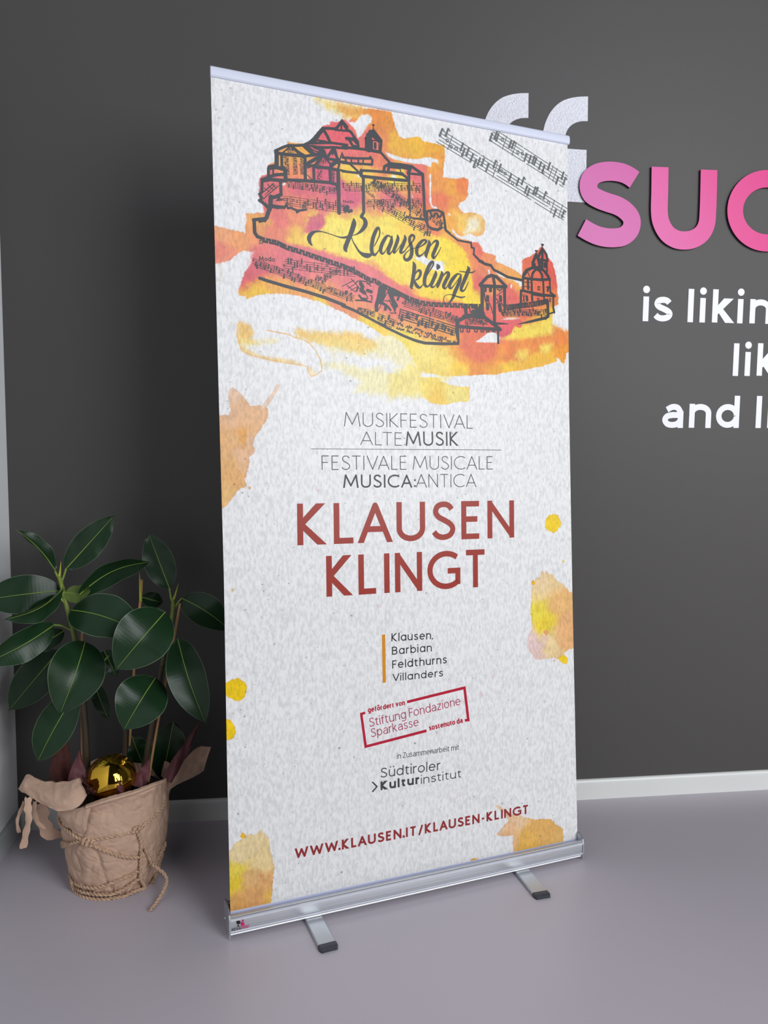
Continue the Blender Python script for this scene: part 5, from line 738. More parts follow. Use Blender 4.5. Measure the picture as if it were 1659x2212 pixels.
# --- stand
m_alu = material('brushed_aluminium', (196, 199, 204), rough=0.36, metal=0.75, noise=(40, 0.03, (0.05, 1, 1)))
m_alu2 = material('satin_aluminium_cap', (196, 199, 206), rough=0.34, metal=0.85, noise=(40, 0.03))
m_dark = material('dark_grey_plastic', (52, 56, 64), rough=0.4, noise=(80, 0.06))
m_leader = material('white_leader_film', (206, 210, 240), rough=0.5, noise=(30, 0.01))
m_foot = material('grey_anodised_foot', (190, 193, 197), rough=0.38, metal=0.6, noise=(30, 0.03))

# leader strip between print and slot
m = MB()
ul0, ur0 = ED_L[1][0], ED_R[1][0]
m.add([on_sheet(ul0, ED_B[0], -0.0002), on_sheet(ur0, ED_B[1], -0.0002), on_sheet(ur0, -0.022, -0.0002), on_sheet(ul0, -0.022, -0.0002)], [(0, 3, 2, 1)])
o = m.build('leader_strip', m_leader, BAN); o['label'] = 'blank white strip between the print and the housing'

# housing: rounded aluminium extrusion with ridges on its front
fr = -0.024   # front of the housing in stand space (towards the viewer is -y)
prof = [(0.034, 0.012), (0.040, 0.030), (0.038, 0.052), (0.030, 0.066), (0.020, 0.068), (0.019, 0.064), (0.028, 0.058), (0.033, 0.040), (0.028, 0.018), (-0.014, 0.018), (-0.014, 0.050),
        (-0.0165, 0.0560), (-0.019, 0.0578), (fr + 0.001, 0.0582), (fr - 0.0010, 0.0576), (fr - 0.0014, 0.0560), (fr - 0.0035, 0.0545), (fr - 0.0038, 0.0490), (fr - 0.0028, 0.0478),
        (fr - 0.0034, 0.0400), (fr - 0.0036, 0.0300), (fr - 0.0030, 0.0245), (fr - 0.0050, 0.0235), (fr - 0.0048, 0.0190), (fr - 0.0018, 0.0175), (fr - 0.0002, 0.0135), (fr - 0.0012, 0.0120), (fr - 0.0010, 0.0095), (fr + 0.004, 0.0092)]
m = MB(); m.extrude_x(prof[::-1], -0.5065, 0.5065)
HOUSE = m.build('housing', m_alu, BAN)
m_highlight = material('pale_ridge_highlight', (214, 216, 226), rough=0.45, metal=0.2, noise=(40, 0.02))  # highlights along the housing ridges, coloured in as added pale strips
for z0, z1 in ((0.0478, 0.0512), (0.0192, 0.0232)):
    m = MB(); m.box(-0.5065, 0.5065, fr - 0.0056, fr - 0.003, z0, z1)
    m.build('ridge_highlight_strip', m_highlight, HOUSE)
for sx in (-1, 1):
    outline = [(fr - 0.0045, 0.004), (fr - 0.0065, 0.022), (fr - 0.0055, 0.050), (fr - 0.0015, 0.0625), (fr + 0.010, 0.0695), (0.004, 0.073), (0.022, 0.0735), (0.034, 0.070), (0.041, 0.058), (0.043, 0.034), (0.037, 0.010), (0.030, 0.004)]
    m = MB(); m.extrude_x(outline[::-1], min(sx * 0.5068, sx * 0.5105), max(sx * 0.5068, sx * 0.5105))
    ec = m.build('end_cap', m_alu2, BAN)
    m = MB(); m.tube([(sx * 0.5104, 0.006, 0.038), (sx * 0.516, 0.006, 0.038)], 0.003, 12)
    m.build('screw', m_alu2, ec)
for fx, ang in ((-0.2985, 0.02), (0.3085, -0.10)):
    ca, sa = math.cos(ang), math.sin(ang)
    rotp = lambda X, Y, Z: (fx + X * ca - (Y + 0.02) * sa, -0.02 + X * sa + (Y + 0.02) * ca, Z)
    m = MB()
    hw = 0.0225
    pr = [(-hw, 0.0015), (-hw, 0.0062), (-hw + 0.0025, 0.0085), (hw - 0.0025, 0.0085), (hw, 0.0062), (hw, 0.0015)]
    n = len(pr)
    m.add([rotp(px_, 0.03, z) for px_, z in pr] + [rotp(px_, -0.132, z) for px_, z in pr], [(i, (i + 1) % n, n + (i + 1) % n, n + i) for i in range(n)] + [tuple(range(n))[::-1], tuple(range(n, 2 * n))])
    foot = m.build('foot', m_foot, BAN)
    m = MB()
    hw = 0.0232
    ring = lambda Y, k, zt: [rotp(X * k, Y, z) for X, z in ((-hw, 0.0), (-hw, zt - 0.0025), (-hw + 0.003, zt), (hw - 0.003, zt), (hw, zt - 0.0025), (hw, 0.0))]
    secs = [ring(-0.130, 1, 0.0095), ring(-0.142, 1, 0.0095), ring(-0.150, 0.84, 0.0075)]
    V = sum(secs, [])
    F = [(j * 6 + i, j * 6 + (i + 1) % 6, (j + 1) * 6 + (i + 1) % 6, (j + 1) * 6 + i) for j in range(2) for i in range(6)] + [tuple(range(6))[::-1], tuple(range(12, 18))]
    m.add(V, F)
    fc = m.build('foot_cap', m_dark, foot); fc['label'] = 'dark grey plastic cap'

# clamping rail at the top
m = MB()
rp = [(-0.0005, 2.008), (0.0035, 2.0085), (0.0060, 2.0115), (0.0066, 2.016), (0.0066, 2.022), (0.0056, 2.029), (0.0028, 2.0328), (-0.001, 2.034), (-0.0052, 2.0315), (-0.006, 2.020), (-0.0052, 2.010)]
n = len(rp)
m.add([on_sheet(-0.5006, v, h) for h, v in rp] + [on_sheet(0.5012, v - 0.0095, h) for h, v in rp], [(i, n + i, n + (i + 1) % n, (i + 1) % n) for i in range(n)] + [tuple(range(n)), tuple(range(n, 2 * n))[::-1]])
m_rail = material('white_anodised_rail', (212, 217, 234), rough=0.5, metal=0.0, noise=(30, 0.02, (0.05, 1, 1)))
m.build('top_rail', m_rail, BAN)
m = MB()
m.tube([Vector((0, 0.020, 0.02)), on_sheet(0.0, 2.0, -0.012)], 0.009, 14)
m.build('support_pole', m_alu2, BAN)

# maker's sticker on the housing front
def on_front(u, z):
    return (u, fr - 0.0041, z)


def sticker(name, strokes, mat, parent):
    m = MB()
    for k, sk in enumerate(strokes):
        V, F = ribbon(*sk)
        m.add([(p[0], fr - 0.0062 - 0.000003 * (k % 20), p[1]) for p in V], F)
    return m.build(name, mat, parent)


dotk = lambda x_, z_, r_: ([(x_ - 1e-5, z_, 2 * r_), (x_ + 1e-5, z_, 2 * r_)], True)
drop = lambda x_, z_, r_, sx, sz: [dotk(x_, z_, r_), ([(x_, z_ + sz * r_ * 0.5, r_), (x_ + sx * r_, z_ + sz * r_ * 0.5, r_)], False)]
s1 = sticker('logo_lettering', letter_strokes('NEXA', 'u', (-0.5035, 0.0246), (-0.4826, 0.0246), 0.0058, 0.17), I_BLACK, HOUSE)
s1['label'] = 'black half of a small printed logo'
s2 = sticker('logo_emblem', letter_strokes('PRINT', 'u', (-0.4816, 0.0246), (-0.4612, 0.0246), 0.0058, 0.17) + drop(-0.4782, 0.0365, 0.0044, 1, -1) + [dotk(-0.4772, 0.0450, 0.0024)], I_DOT, HOUSE)
s2['label'] = 'pink half of a small printed logo'
s3 = sticker('logo_emblem', drop(-0.4878, 0.0425, 0.0044, -1, 1) + [dotk(-0.4886, 0.0340, 0.0021)], I_BLACK, HOUSE)
s3['label'] = 'black drops of a small printed logo'

# ------------------------------------------------------------------ letters on the wall
m_letter = material('white_vinyl', (240, 241, 252), rough=0.45, noise=(30, 0.01))
m_quote = material('white_pebbled_vinyl', (244, 245, 255), rough=0.24, noise=(30, 0.01), bump=(200, 0.8, 0.009))


def pink(name, c0, c1):
    m = material(name, c0, rough=0.38, spec=0.45)
    nt = m.node_tree
    tc = nt.nodes.new('ShaderNodeTexCoord')
    sp = nt.nodes.new('ShaderNodeSeparateXYZ')
    nt.links.new(tc.outputs['Generated'], sp.inputs[0])
    ad = nt.nodes.new('ShaderNodeMath'); ad.operation = 'MULTIPLY_ADD'; ad.inputs[1].default_value = 0.55; 
    nt.links.new(sp.outputs[0], ad.inputs[0])
    m2 = nt.nodes.new('ShaderNodeMath'); m2.operation = 'MULTIPLY'; m2.inputs[1].default_value = 0.45
    nt.links.new(sp.outputs[2], m2.inputs[0]); nt.links.new(m2.outputs[0], ad.inputs[2])
    r = nt.nodes.new('ShaderNodeValToRGB')
    r.color_ramp.elements[0].color = lin(c0) + (1,); r.color_ramp.elements[1].color = lin(c1) + (1,)
    nt.links.new(ad.outputs[0], r.inputs[0]); nt.links.new(r.outputs[0], nt.nodes['Principled BSDF'].inputs['Base Color'])
    return m


m_edge = material('shaded_letter_edge', (46, 22, 38), rough=0.5, noise=(20, 0.1))  # letter sides, with the shadow along their edges put into the dark colour


def solid(V, F, t, y0=0.0):
    """2-D (x, z) faces given thickness off the wall, from y0 outwards"""
    m = MB()
    n = len(V)
    from collections import Counter
    ed = Counter()
    for f in F:
        for i in range(len(f)):
            e = (f[i], f[(i + 1) % len(f)])
            ed[tuple(sorted(e))] += 1
    m.add([(x_, y0 - t, z_) for x_, z_ in V] + [(x_, y0, z_) for x_, z_ in V], [tuple(f) for f in F] + [tuple(i + n for i in f[::-1]) for f in F])
    side = [(f[i], f[(i + 1) % len(f)]) for f in F for i in range(len(f)) if ed[tuple(sorted((f[i], f[(i + 1) % len(f)])))] == 1]
    m.add(m.v, [(b_, a_, a_ + n, b_ + n) for a_, b_ in side])
    return m


def wall_letter(name, pieces, t, mat, label, cat, group=None):
    """pieces: stroke point lists in wall (x, z); one letter = one object with its origin on the wall"""
    allm = MB()
    nfront = []
    for k, sk in enumerate(pieces):
        V, F = ribbon(*sk)
        s = solid(V, F, t + 0.00002 * k)
        allm.add(s.v, s.f)
        nfront += [0] * len(F) + [1] * (len(s.f) - len(F))
    xs = [v[0] for v in allm.v]; zs = [v[2] for v in allm.v]
    ox, oz = (min(xs) + max(xs)) / 2, min(zs)
    allm.v = [(v[0] - ox, v[1], v[2] - oz) for v in allm.v]
    o = allm.build(name, mat, None, (ox, 0.0, oz))
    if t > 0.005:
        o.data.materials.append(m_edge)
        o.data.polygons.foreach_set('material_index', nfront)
    return tag(o, label, cat, group)


W_T = 0.0588
GP = 'raised pink letters on the wall'
st = [(p[0], p[1], W_T) for p in catmull(SUC['s'], 5)]
wall_letter('wall_letter', [(st, False)], 0.009, pink('lilac_pink_acrylic', (208, 84, 168), (198, 60, 148)), 'raised lilac-pink letter s overlapping the white quotation mark', 'letter', GP)
st = [(p[0], p[1], 0.0575) for p in catmull(SUC['u'], 5)]
wall_letter('wall_letter', [(st, False)], 0.009, pink('rose_pink_acrylic', (214, 72, 158), (216, 32, 130)), 'raised pink letter u between the pink s and the cut-off pink c', 'letter', GP)
cx, cz = SUC['c1'][0] - 0.004, (SUC['c1'][1] + SUC['c2'][1]) / 2
rz = (SUC['c2'][1] - SUC['c1'][1]) / 2
st = [(p[0], p[1], 0.055) for p in arc(cx, cz, cx - SUC['c0'][0], rz, 42, 318, 48)]
wall_letter('wall_letter', [(st, False)], 0.009, pink('hot_pink_acrylic', (218, 38, 134), (216, 26, 124)), 'raised hot pink letter c cut off by the picture edge', 'letter', GP)

LH, LX, LW = 0.1042, 0.705, 0.0194
named = {('i', 0): 'white letter i at the start of the top line of small wall text', ('s', 1): 'white letter s second in the top line of small wall text',
         ('l', 2): 'white tall letter l third in the top line of small wall text', ('i', 3): 'white letter i between l and k in the top line of small wall text',
         ('k', 4): 'white letter k in the top line of small wall text', ('i', 5): 'white letter i after the k in the top line of small wall text',
         ('n', 6): 'white letter n cut off at the end of the top line of small wall text', ('l', 7): 'white letter l at the start of the short middle line of wall text',
         ('i', 8): 'white letter i second in the short middle line of wall text', ('k', 9): 'white letter k cut off in the short middle line of wall text',
         ('a', 10): 'white letter a at the start of the lowest line of wall text', ('n', 11): 'white letter n between a and d in the lowest line of wall text',
         ('d', 12): 'white letter d in the lowest line of wall text', ('l', 13): 'white letter l after the d in the lowest line of wall text',
         ('i', 14): 'white letter i cut off at the end of the lowest line of wall text'}
rows = {1: 'white letters of the top line of wall text', 2: 'white letters of the middle line of wall text', 3: 'white letters of the lowest line of wall text'}
for k, (ch, word, row, x0, x1, z0) in enumerate(LETTERS):
    pieces = letter_strokes(ch, 'w', (x0, z0), (x1, z0), LH, LW / LH, LX)
    wall_letter('wall_letter', pieces, 0.0015, m_letter, named[(ch, k)], 'letter', rows[row])

# quotation mark: two hooked pieces
def quote_piece(dx, dz):
    out, inn = QUOTE['outer'], QUOTE['inner'][::-1]
    m_ = MB()
    O = catmull(out, 4); I = catmull(inn, 4)
    n_ = 40
    def resample(P, n):
        A = np.array(P); d = np.r_[0, np.cumsum(np.linalg.norm(np.diff(A, axis=0), axis=1))]
        return [tuple((np.interp(s, d, A[:, 0]), np.interp(s, d, A[:, 1]))) for s in np.linspace(0, d[-1], n)]
    O, I = resample(O, n_), resample(I, n_)
    V = O + I
    F = [(i, n_ + i, n_ + i + 1, i + 1) for i in range(n_ - 1)]
    bx0, bz0 = QUOTE['left'][0] - 0.0035, QUOTE['left'][1] + 0.006
    bx1, bz1 = QUOTE['block'][0][0], QUOTE['block'][0][1] - 0.003
    k = len(V)
    V += [(bx0, bz0), (bx1 + 0.003, bz0), (bx1, bz1), (I[0][0], bz1), (bx0, bz1)]
    F += [(k, k + 1, k + 2, k + 3, k + 4)]
    return [(a_ + dx, b_ + dz) for a_, b_ in V], F


for dx, dz, lab in ((0.0, 0.0, 'white pebbled quotation stroke beside the pink s, right of its pair'), (-0.1942, -0.0035, 'white pebbled quotation stroke mostly hidden behind the banner, left of its pair')):
    V, F = quote_piece(dx, dz)
    m = solid(V, F, 0.002)
    ox, oz = V[0][0], V[-3][1] - 0.15
    m.v = [(v[0] - ox, v[1], v[2] - oz) for v in m.v]
    o = m.build('quotation_mark', m_quote, None, (ox, 0, oz))
    tag(o, lab, 'quotation mark', 'opening quotation marks on the wall')

# ------------------------------------------------------------------ rubber plant in a paper-wrapped pot
PC = Vector((0.353, -0.29, 0.0))
PL = empty('potted_rubber_plant', PC)
tag(PL, 'rubber plant with glossy dark leaves in a pot wrapped in brown paper and twine', 'potted plant')


def rel(p):
    return Vector(p) - PC


def leaf_mat():
    m = material('glossy_rubber_leaf', (23, 50, 27), rough=0.34, spec=0.29, noise=(9, 0.2))
    nt = m.node_tree
    b_ = nt.nodes['Principled BSDF']
    src = b_.inputs['Base Color'].links[0].from_socket
    geo = nt.nodes.new('ShaderNodeNewGeometry')
    mixn = nt.nodes.new('ShaderNodeMixRGB')
    mixn.inputs[2].default_value = lin((92, 112, 50)) + (1,)
    nt.links.new(geo.outputs['Backfacing'], mixn.inputs[0])
    nt.links.new(src, mixn.inputs[1])
    nt.links.new(mixn.outputs[0], b_.inputs['Base Color'])
    # pale margin of the blade
    uvn = nt.nodes.new('ShaderNodeUVMap')
    sx_ = nt.nodes.new('ShaderNodeSeparateXYZ'); nt.links.new(uvn.outputs[0], sx_.inputs[0])
    ab_ = nt.nodes.new('ShaderNodeMath'); ab_.operation = 'ABSOLUTE'; nt.links.new(sx_.outputs[1], ab_.inputs[0])
    gt_ = nt.nodes.new('ShaderNodeMath'); gt_.operation = 'GREATER_THAN'; gt_.inputs[1].default_value = 0.975; nt.links.new(ab_.outputs[0], gt_.inputs[0])
    mg_ = nt.nodes.new('ShaderNodeMixRGB'); mg_.inputs[2].default_value = lin((92, 112, 84)) + (1,)
    nt.links.new(gt_.outputs[0], mg_.inputs[0]); nt.links.new(mixn.outputs[0], mg_.inputs[1]); nt.links.new(mg_.outputs[0], b_.inputs['Base Color'])
    # fine side veins run out from the midrib
    wv = nt.nodes.new('ShaderNodeTexWave')
    wv.inputs['Scale'].default_value = 7.0; wv.inputs['Distortion'].default_value = 1.2; wv.inputs['Detail'].default_value = 1
    nt.links.new(uvn.outputs[0], wv.inputs['Vector'])
    bp = nt.nodes.new('ShaderNodeBump'); bp.inputs['Strength'].default_value = 0.05; bp.inputs['Distance'].default_value = 0.001
    nt.links.new(wv.outputs['Fac'], bp.inputs['Height'])
    nt.links.new(bp.outputs[0], b_.inputs['Normal'])
    return m


m_leaf = leaf_mat()
m_rib = material('yellow_green_midrib', (122, 148, 62), rough=0.45, noise=(30, 0.1))
m_stem = material('green_brown_stem', (120, 136, 54), rough=0.5, noise=(25, 0.3))
nt = m_stem.node_tree                      # young wood is green towards the top, brown at the foot
_b = nt.nodes['Principled BSDF']
_src = _b.inputs['Base Color'].links[0].from_socket
_tc = nt.nodes.new('ShaderNodeTexCoord'); _sp = nt.nodes.new('ShaderNodeSeparateXYZ'); nt.links.new(_tc.outputs['Object'], _sp.inputs[0])
_mr = nt.nodes.new('ShaderNodeMapRange'); _mr.inputs['From Min'].default_value = 0.55; _mr.inputs['From Max'].default_value = 0.78
nt.links.new(_sp.outputs[2], _mr.inputs['Value'])
_mx = nt.nodes.new('ShaderNodeMixRGB'); _mx.inputs[1].default_value = lin((58, 46, 32)) + (1,)
nt.links.new(_mr.outputs[0], _mx.inputs[0]); nt.links.new(_src, _mx.inputs[2]); nt.links.new(_mx.outputs[0], _b.inputs['Base Color'])
m_bud = material('yellow_green_sheath', (168, 172, 62), rough=0.45, noise=(30, 0.15))
m_stake = material('tan_bamboo', (186, 142, 96), rough=0.5, noise=(12, 0.15, (1, 1, 0.2)))
m_dry = [material('brown_fibre_sheath', (70, 28, 20), rough=0.8, noise=(30, 0.4, (3, 3, 0.4)), bump=(120, 0.6, 0.004)), material('dried_wine_red_sheath', (84, 38, 44), rough=0.65, noise=(20, 0.25), bump=(60, 0.4, 0.003))]
lr = random.Random(5)
for P0, P1, wd, roll, fold, droop in LEAVES:
    A, Bp = rel(P0), rel(P1)
    ax = Bp - A
    Lg = ax.length
    T = ax.normalized()
    view = (Vector((0.75, -2.3, 1.25)) - PC - (A + Bp) / 2).normalized()
    side = T.cross(view).normalized()
    side = Matrix.Rotation(math.radians(roll), 3, T) @ side
    nor = side.cross(T).normalized()
    if nor.dot(view) < 0 and abs(roll) < 90: nor = -nor
    NL, NW = 40, 10
    V, UV = [], []
    rib = []
    up = Vector((0, 0, 1))
    for i in range(NL + 1):
        t = i / NL
        cen = A + ax * t + nor * (droop * math.sin(math.pi * t)) + up * 0.0
        e_ = abs(2 * min(1.0, t / 0.965) ** 0.96 - 1)
        belly = max(0.0, 1 - e_ ** (2.1 if t < 0.5 else 1.8)) ** (0.60 if t < 0.5 else 0.74)
        if t > 0.90: belly = max(belly, 0.30 * ((1 - t) / 0.10) ** 1.7)
        hwid = max(0.0006, wd / 2 * belly)
        for j in range(NW + 1):
            s = j / NW * 2 - 1
            f = math.radians(fold)
            wave = 0.002 * math.sin(t * 17 + s * 2 + lr.random() * 0.2) * abs(s) ** 2
            V.append(cen + side * (hwid * s * math.cos(f)) + nor * (hwid * abs(s) ** 1.5 * math.sin(f) - 0.25 * hwid * s * s * 0.35 + wave))
            UV.append((t, s))
        rib.append(cen + nor * 0.0009)
    F = [(i * (NW + 1) + j, i * (NW + 1) + j + 1, (i + 1) * (NW + 1) + j + 1, (i + 1) * (NW + 1) + j) for i in range(NL) for j in range(NW)]
    f0 = F[0]
    nn_ = (V[f0[1]] - V[f0[0]]).cross(V[f0[3]] - V[f0[0]])
    if nn_.dot(nor) < 0: F = [f[::-1] for f in F]
    m = MB(); m.add(V, F, True)
    lf = m.build('leaf', m_leaf, PL)
    uvl = lf.data.uv_layers.new(name='UVMap')
    uvl.data.foreach_set('uv', [c_ for lp in lf.data.loops for c_ in UV[lp.vertex_index]])
    m = MB(); m.tube(rib[:-2], [0.0017 * (1 - 0.75 * i / NL) for i in range(len(rib) - 2)], 6)
    m.build('midrib', m_rib, lf)
for k, s in enumerate(STEMS):
    m = MB(); pts = catmull([rel(p) for p in s], 6); m.tube(pts, [0.0052 + 0.0035 * i / len(pts) for i in range(len(pts))], 10)
    for i in range(4, len(pts) - 2, 7):
        q = Vector(pts[i]); d = (Vector(pts[i + 1]) - q).normalized() * 0.0012
        rr = 0.0058 + 0.0035 * i / len(pts)
        m.tube([q - d, q + d], rr + 0.0006, 10)
    m.build('stem', m_stem, PL)
for s in PETIOLES:
    m = MB(); m.tube(catmull([rel(p) for p in s], 6), 0.0028, 8); m.build('petiole', m_rib, PL)
for s in BUDS:
    m = MB(); pts = catmull([rel(p) for p in s], 6); m.tube(pts, [max(0.0004, 0.0045 * (1 - i / (len(pts) - 1)) ** 0.8) for i in range(len(pts))], 8); m.build('bud', m_bud, PL)
for s in STAKES:
    m = MB(); pts = catmull([rel(p) for p in s], 6); m.tube(pts, 0.0038, 10)
    for i in range(3, len(pts) - 1, 6):
        q = Vector(pts[i]); d = (Vector(pts[i + 1]) - q).normalized() * 0.001; m.tube([q - d, q + d], 0.0045, 10)
    m.build('bamboo_stake', m_stake, PL)
for P0, P1, wd, ci in SHEATHS:
    A, Bp = rel(P0), rel(P1); ax = Bp - A
    side = ax.normalized().cross(Vector((0.3, -1, 0.2)).normalized()).normalized(); nor = side.cross(ax.normalized())
    V = []
    for i in range(15):
        t = i / 14
        hw = wd / 2 * (0.55 + 0.45 * math.sin(math.pi * min(1, t + 0.25))) * (1 - t ** 4) + 0.0008
        for j in range(7):
            s = j / 3 - 1
            V.append(A + ax * t + side * hw * s + nor * (-0.5 * hw * s * s + 0.004 * math.sin(9 * t + 3 * s) + 0.003 * lr.uniform(-1, 1)))
    m = MB(); m.add(V, [(i * 7 + j, i * 7 + j + 1, (i + 1) * 7 + j + 1, (i + 1) * 7 + j) for i in range(14) for j in range(6)], True)
    m.build('dry_sheath', m_dry[ci], PL)

# soil
m_soil = material('dark_bark_soil', (38, 26, 22), rough=0.95, noise=(40, 0.5), bump=(60, 1.0, 0.02))
m = MB(); sg = 40
prof = [(0.0001, 0.238), (0.05, 0.240), (0.10, 0.236), (0.132, 0.232)]
m.lathe(prof, sg)
m.build('soil', m_soil, PL)

# paper wrap with creases
m_paper = material('brown_wrapping_paper', (196, 164, 142), rough=0.55, spec=0.3, noise=(7, 0.06), bump=(24, 0.7, 0.010))
ZZ = [0, .05, .16, .27, .30]; RR = [.106, .121, .137, .140, .141]
NA, NH = 320, 110
Ag, Hg = np.meshgrid(np.arange(NA) / NA, np.arange(NH + 1) / NH)


def crease(a, h, k, s1, s2):
    n_ = fbm((a * 20) % 20 * 1.0, h * 10, s1, k, 3)
    return np.abs(n_)


def rim_h(a):
    """height of the torn rim, lowest at the front"""
    d = math.degrees((a + math.pi) % (2 * math.pi) - math.pi)
    h = np.interp(d, [-180, -150, -125, -105, -88, -60, -25, 0, 60, 120, 180], [.238, .236, .246, .266, .280, .286, .284, .280, .285, .278, .238])
    return float(h) + 0.0015 * math.sin(9 * a) + 0.001 * math.sin(17 * a + 1)


V = []
for i in range(NH + 1):
    for k in range(NA):
        a = 2 * math.pi * k / NA
        t = i / NH
        z = t * rim_h(a)
        r = np.interp(z, ZZ, RR)
        ca, sa = math.cos(a), math.sin(a)
        q1 = abs(float(vnoise(np.array([ca * 3 + z * 9 + 20.0]), np.array([sa * 3 + z * 14 + 20.0]), 1)[0]))
        q2 = abs(float(vnoise(np.array([ca * 7 - z * 16 + 40.0]), np.array([sa * 7 + z * 30 + 40.0]), 2)[0]))
        low = max(0.0, 1 - z / 0.05)
        pleat = low * 0.005 * abs(math.sin(a * 17 + 2 * q1 * 6))
        q3 = abs(float(vnoise(np.array([ca * 5 + z * 30 + 9.0]), np.array([sa * 5 - z * 22 + 9.0]), 4)[0]))
        r += -0.014 * (0.25 - q1) - 0.010 * (0.25 - q2) + 0.005 - pleat * 1.5 - 0.0035 * max(0, 1 - q1 / 0.07) - 0.0022 * max(0, 1 - q3 / 0.06) + 0.002 * max(0, 1 - q2 / 0.06)
        r += 0.006 * max(0, (t - 0.93) / 0.07)
        V.append((r * ca, r * sa, max(z, 0.001)))
# inner turn-over of the rim
for i in range(1, 7):
    for k in range(NA):
        a = 2 * math.pi * k / NA
        b0 = V[NH * NA + k]
        th = math.pi * i / 6
        ro = math.hypot(b0[0], b0[1]) - 0.004 * (1 - math.cos(th))
        zz = b0[2] + 0.004 * math.sin(th) - (0.045 * (i - 4) / 2 if i > 4 else 0)
        V.append((ro * math.cos(a), ro * math.sin(a), zz))
R_ = NH + 7
F = [(i * NA + k, i * NA + (k + 1) % NA, (i + 1) * NA + (k + 1) % NA, (i + 1) * NA + k) for i in range(R_ - 1) for k in range(NA)]
m = MB(); m.add(V, F, True)
m.add([(0.10 * math.cos(2 * math.pi * k / 40), 0.10 * math.sin(2 * math.pi * k / 40), 0.001) for k in range(40)], [tuple(range(40))[::-1]])
m.build('paper_wrap', m_paper, PL)


def crumpled(top, bot, name, th=0.0012, amp=0.006, seed=0):
    T_ = catmull([rel(p) for p in top], 4); B_ = catmull([rel(p) for p in bot], 4)

    def rs_(P, n):
        A = np.array([tuple(q) for q in P]); d = np.r_[0, np.cumsum(np.linalg.norm(np.diff(A, axis=0), axis=1))]
        return [np.array([np.interp(s, d, A[:, j]) for j in range(3)]) for s in np.linspace(0, d[-1], n)]
    n_, m_ = 40, 14
    T_, B_ = rs_(T_, n_), rs_(B_, n_)
    V = []
    for j in range(m_ + 1):
        t = j / m_
        for i in range(n_):
            p = T_[i] * (1 - t) + B_[i] * t
            bulge = math.sin(math.pi * t)
            q = abs(float(vnoise(np.array([i * 0.22 + seed]), np.array([j * 0.30 + seed]), seed)[0]))
            ed = 0.0025 * float(vnoise(np.array([i * 0.8 + seed]), np.array([seed + 0.5]), 3)[0]) * (1 - t)
            V.append((p[0], p[1] - 0.012 * bulge + amp * 2 * (q - 0.2), p[2] + 0.004 * bulge + ed))
    k0 = len(V)
    V += [(a_, b_ + th, c_) for a_, b_, c_ in V]
    F = [(j * n_ + i, (j + 1) * n_ + i, (j + 1) * n_ + i + 1, j * n_ + i + 1) for j in range(m_) for i in range(n_ - 1)]
    G = [tuple(k0 + q for q in f[::-1]) for f in F]
    bd = [j * n_ for j in range(m_ + 1)] + [m_ * n_ + i for i in range(1, n_)] + [j * n_ + n_ - 1 for j in range(m_ - 1, -1, -1)] + [i for i in range(n_ - 2, 0, -1)]
    S = [(bd[i], bd[(i + 1) % len(bd)], k0 + bd[(i + 1) % len(bd)], k0 + bd[i]) for i in range(len(bd))]
    m = MB(); m.add(V, F + G + S, True)
    return m.build(name, m_paper, PL)


crumpled(*FLAPS['left'], 'paper_flap', amp=0.011, seed=4)
crumpled(*FLAPS['fold'], 'paper_flap', amp=0.003, seed=9)
crumpled(*FLAPS['rim'], 'paper_flap', amp=0.002, seed=6)
crumpled(*FLAPS['right'], 'paper_flap', amp=0.004, seed=2)
for k, (pts, wd) in enumerate(STRIPS):
    P = catmull([rel(p) for p in pts], 8)
    V = []
    for i, q in enumerate(P):
        q = Vector(q); tw = 0.35 * math.sin(i * 0.25 + k)
        sd = Vector((math.cos(tw), math.sin(tw), 0)) * wd / 2 * (1 + 0.15 * math.sin(i * 0.9 + k))
        for s in (-1, -0.33, 0.33, 1):
            V.append(q + sd * s + Vector((0, -0.003 * (1 - s * s), 0.0018 * math.sin(i * 3.1 + s * 5) * (1 if i in (0, len(P) - 1) else 0))))
    n4 = len(V)
    V += [v + Vector((0, 0.001, 0)) for v in V]
    n_ = len(P)
    F = [(i * 4 + j, (i + 1) * 4 + j, (i + 1) * 4 + j + 1, i * 4 + j + 1) for i in range(n_ - 1) for j in range(3)]
    F2 = [tuple(n4 + q for q in f[::-1]) for f in F]
    m = MB(); m.add(V, F + F2, True)
    m.build('torn_paper_strip', m_paper, PL)

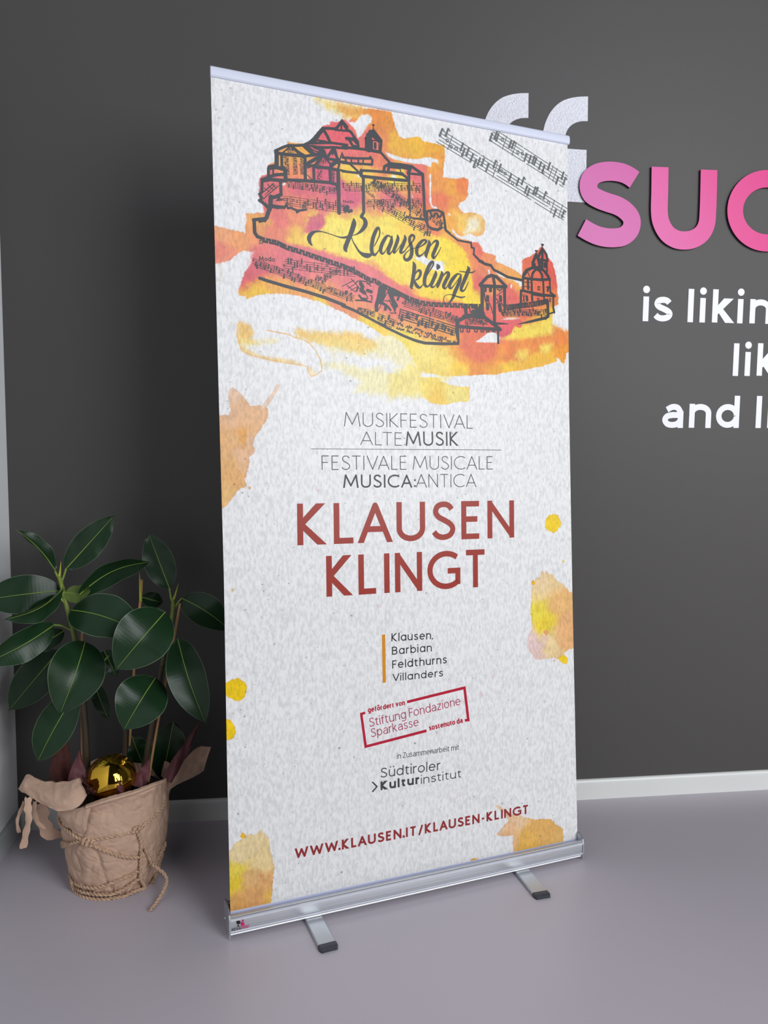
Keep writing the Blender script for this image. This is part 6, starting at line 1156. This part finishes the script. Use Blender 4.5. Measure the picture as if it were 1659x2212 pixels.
# twine: two twisted strands
m_twine = material('jute_twine', (190, 158, 132), rough=0.9, noise=(160, 0.3), bump=(400, 0.6, 0.002))
m = MB()
for k, pts in enumerate(ROPES):
    P = catmull([rel(p) for p in pts], 14)
    A = np.array([tuple(p) for p in P])
    d = np.r_[0, np.cumsum(np.linalg.norm(np.diff(A, axis=0), axis=1))]
    L = d[-1]
    n_ = max(8, int(L / 0.0022))
    Q = [Vector([float(np.interp(s, d, A[:, j])) for j in range(3)]) for s in np.linspace(0, L, n_)]
    for ph in (0, math.pi):
        S = []
        for i, q in enumerate(Q):
            t = (Q[min(n_ - 1, i + 1)] - Q[max(0, i - 1)]).normalized()
            u = t.cross(Vector((0.2, 0.3, 1))).normalized(); w = t.cross(u)
            a = ph + i * 0.0022 / 0.022 * 2 * math.pi
            S.append(q + (u * math.cos(a) + w * math.sin(a)) * 0.0024)
        m.tube(S, 0.0029, 6)
for q in KNOTS:
    q = rel(q)
    for s in range(3):
        m.tube([q + Vector((0.008 * math.cos(a + s), 0.004 * math.sin(a * 2 + s), 0.007 * math.sin(a + s * 2))) for a in np.linspace(0, 5.5, 16)], 0.0034, 6)
m.build('twine', m_twine, PL)

# ------------------------------------------------------------------ gold bauble resting in the pot
bc, br = Vector(BALL[0]), BALL[1]
GB = empty('christmas_bauble', bc - Vector((0, 0, br)))
tag(GB, 'shiny gold Christmas bauble lying in the paper-wrapped plant pot', 'bauble')
m_gold = material('mirror_gold', (214, 172, 60), rough=0.06, metal=1.0, noise=(4, 0.03))
m = MB()
m.lathe([(max(1e-5, br * math.sin(math.pi * i / 40)), br - br * math.cos(math.pi * i / 40)) for i in range(41)], 56)
m.build('ball', m_gold, GB)
dirc = Vector((0.55, -0.26, 0.79)).normalized()
q = Vector((0, 0, br)) + dirc * (br * 0.99)
m = MB(); m.tube([q, q + dirc * 0.007], [0.0085, 0.0075], 16)
capo = m.build('hanger_cap', m_gold, GB)
m = MB()
u = dirc.cross(Vector((0, 0, 1))).normalized(); w = Vector((0, 0, 1))
m.tube([q + dirc * 0.013 + (u * math.cos(a) + dirc * math.sin(a)) * 0.006 for a in np.linspace(0, 2 * math.pi, 20)], 0.0011, 6, False)
m.build('hanger_ring', m_gold, capo)
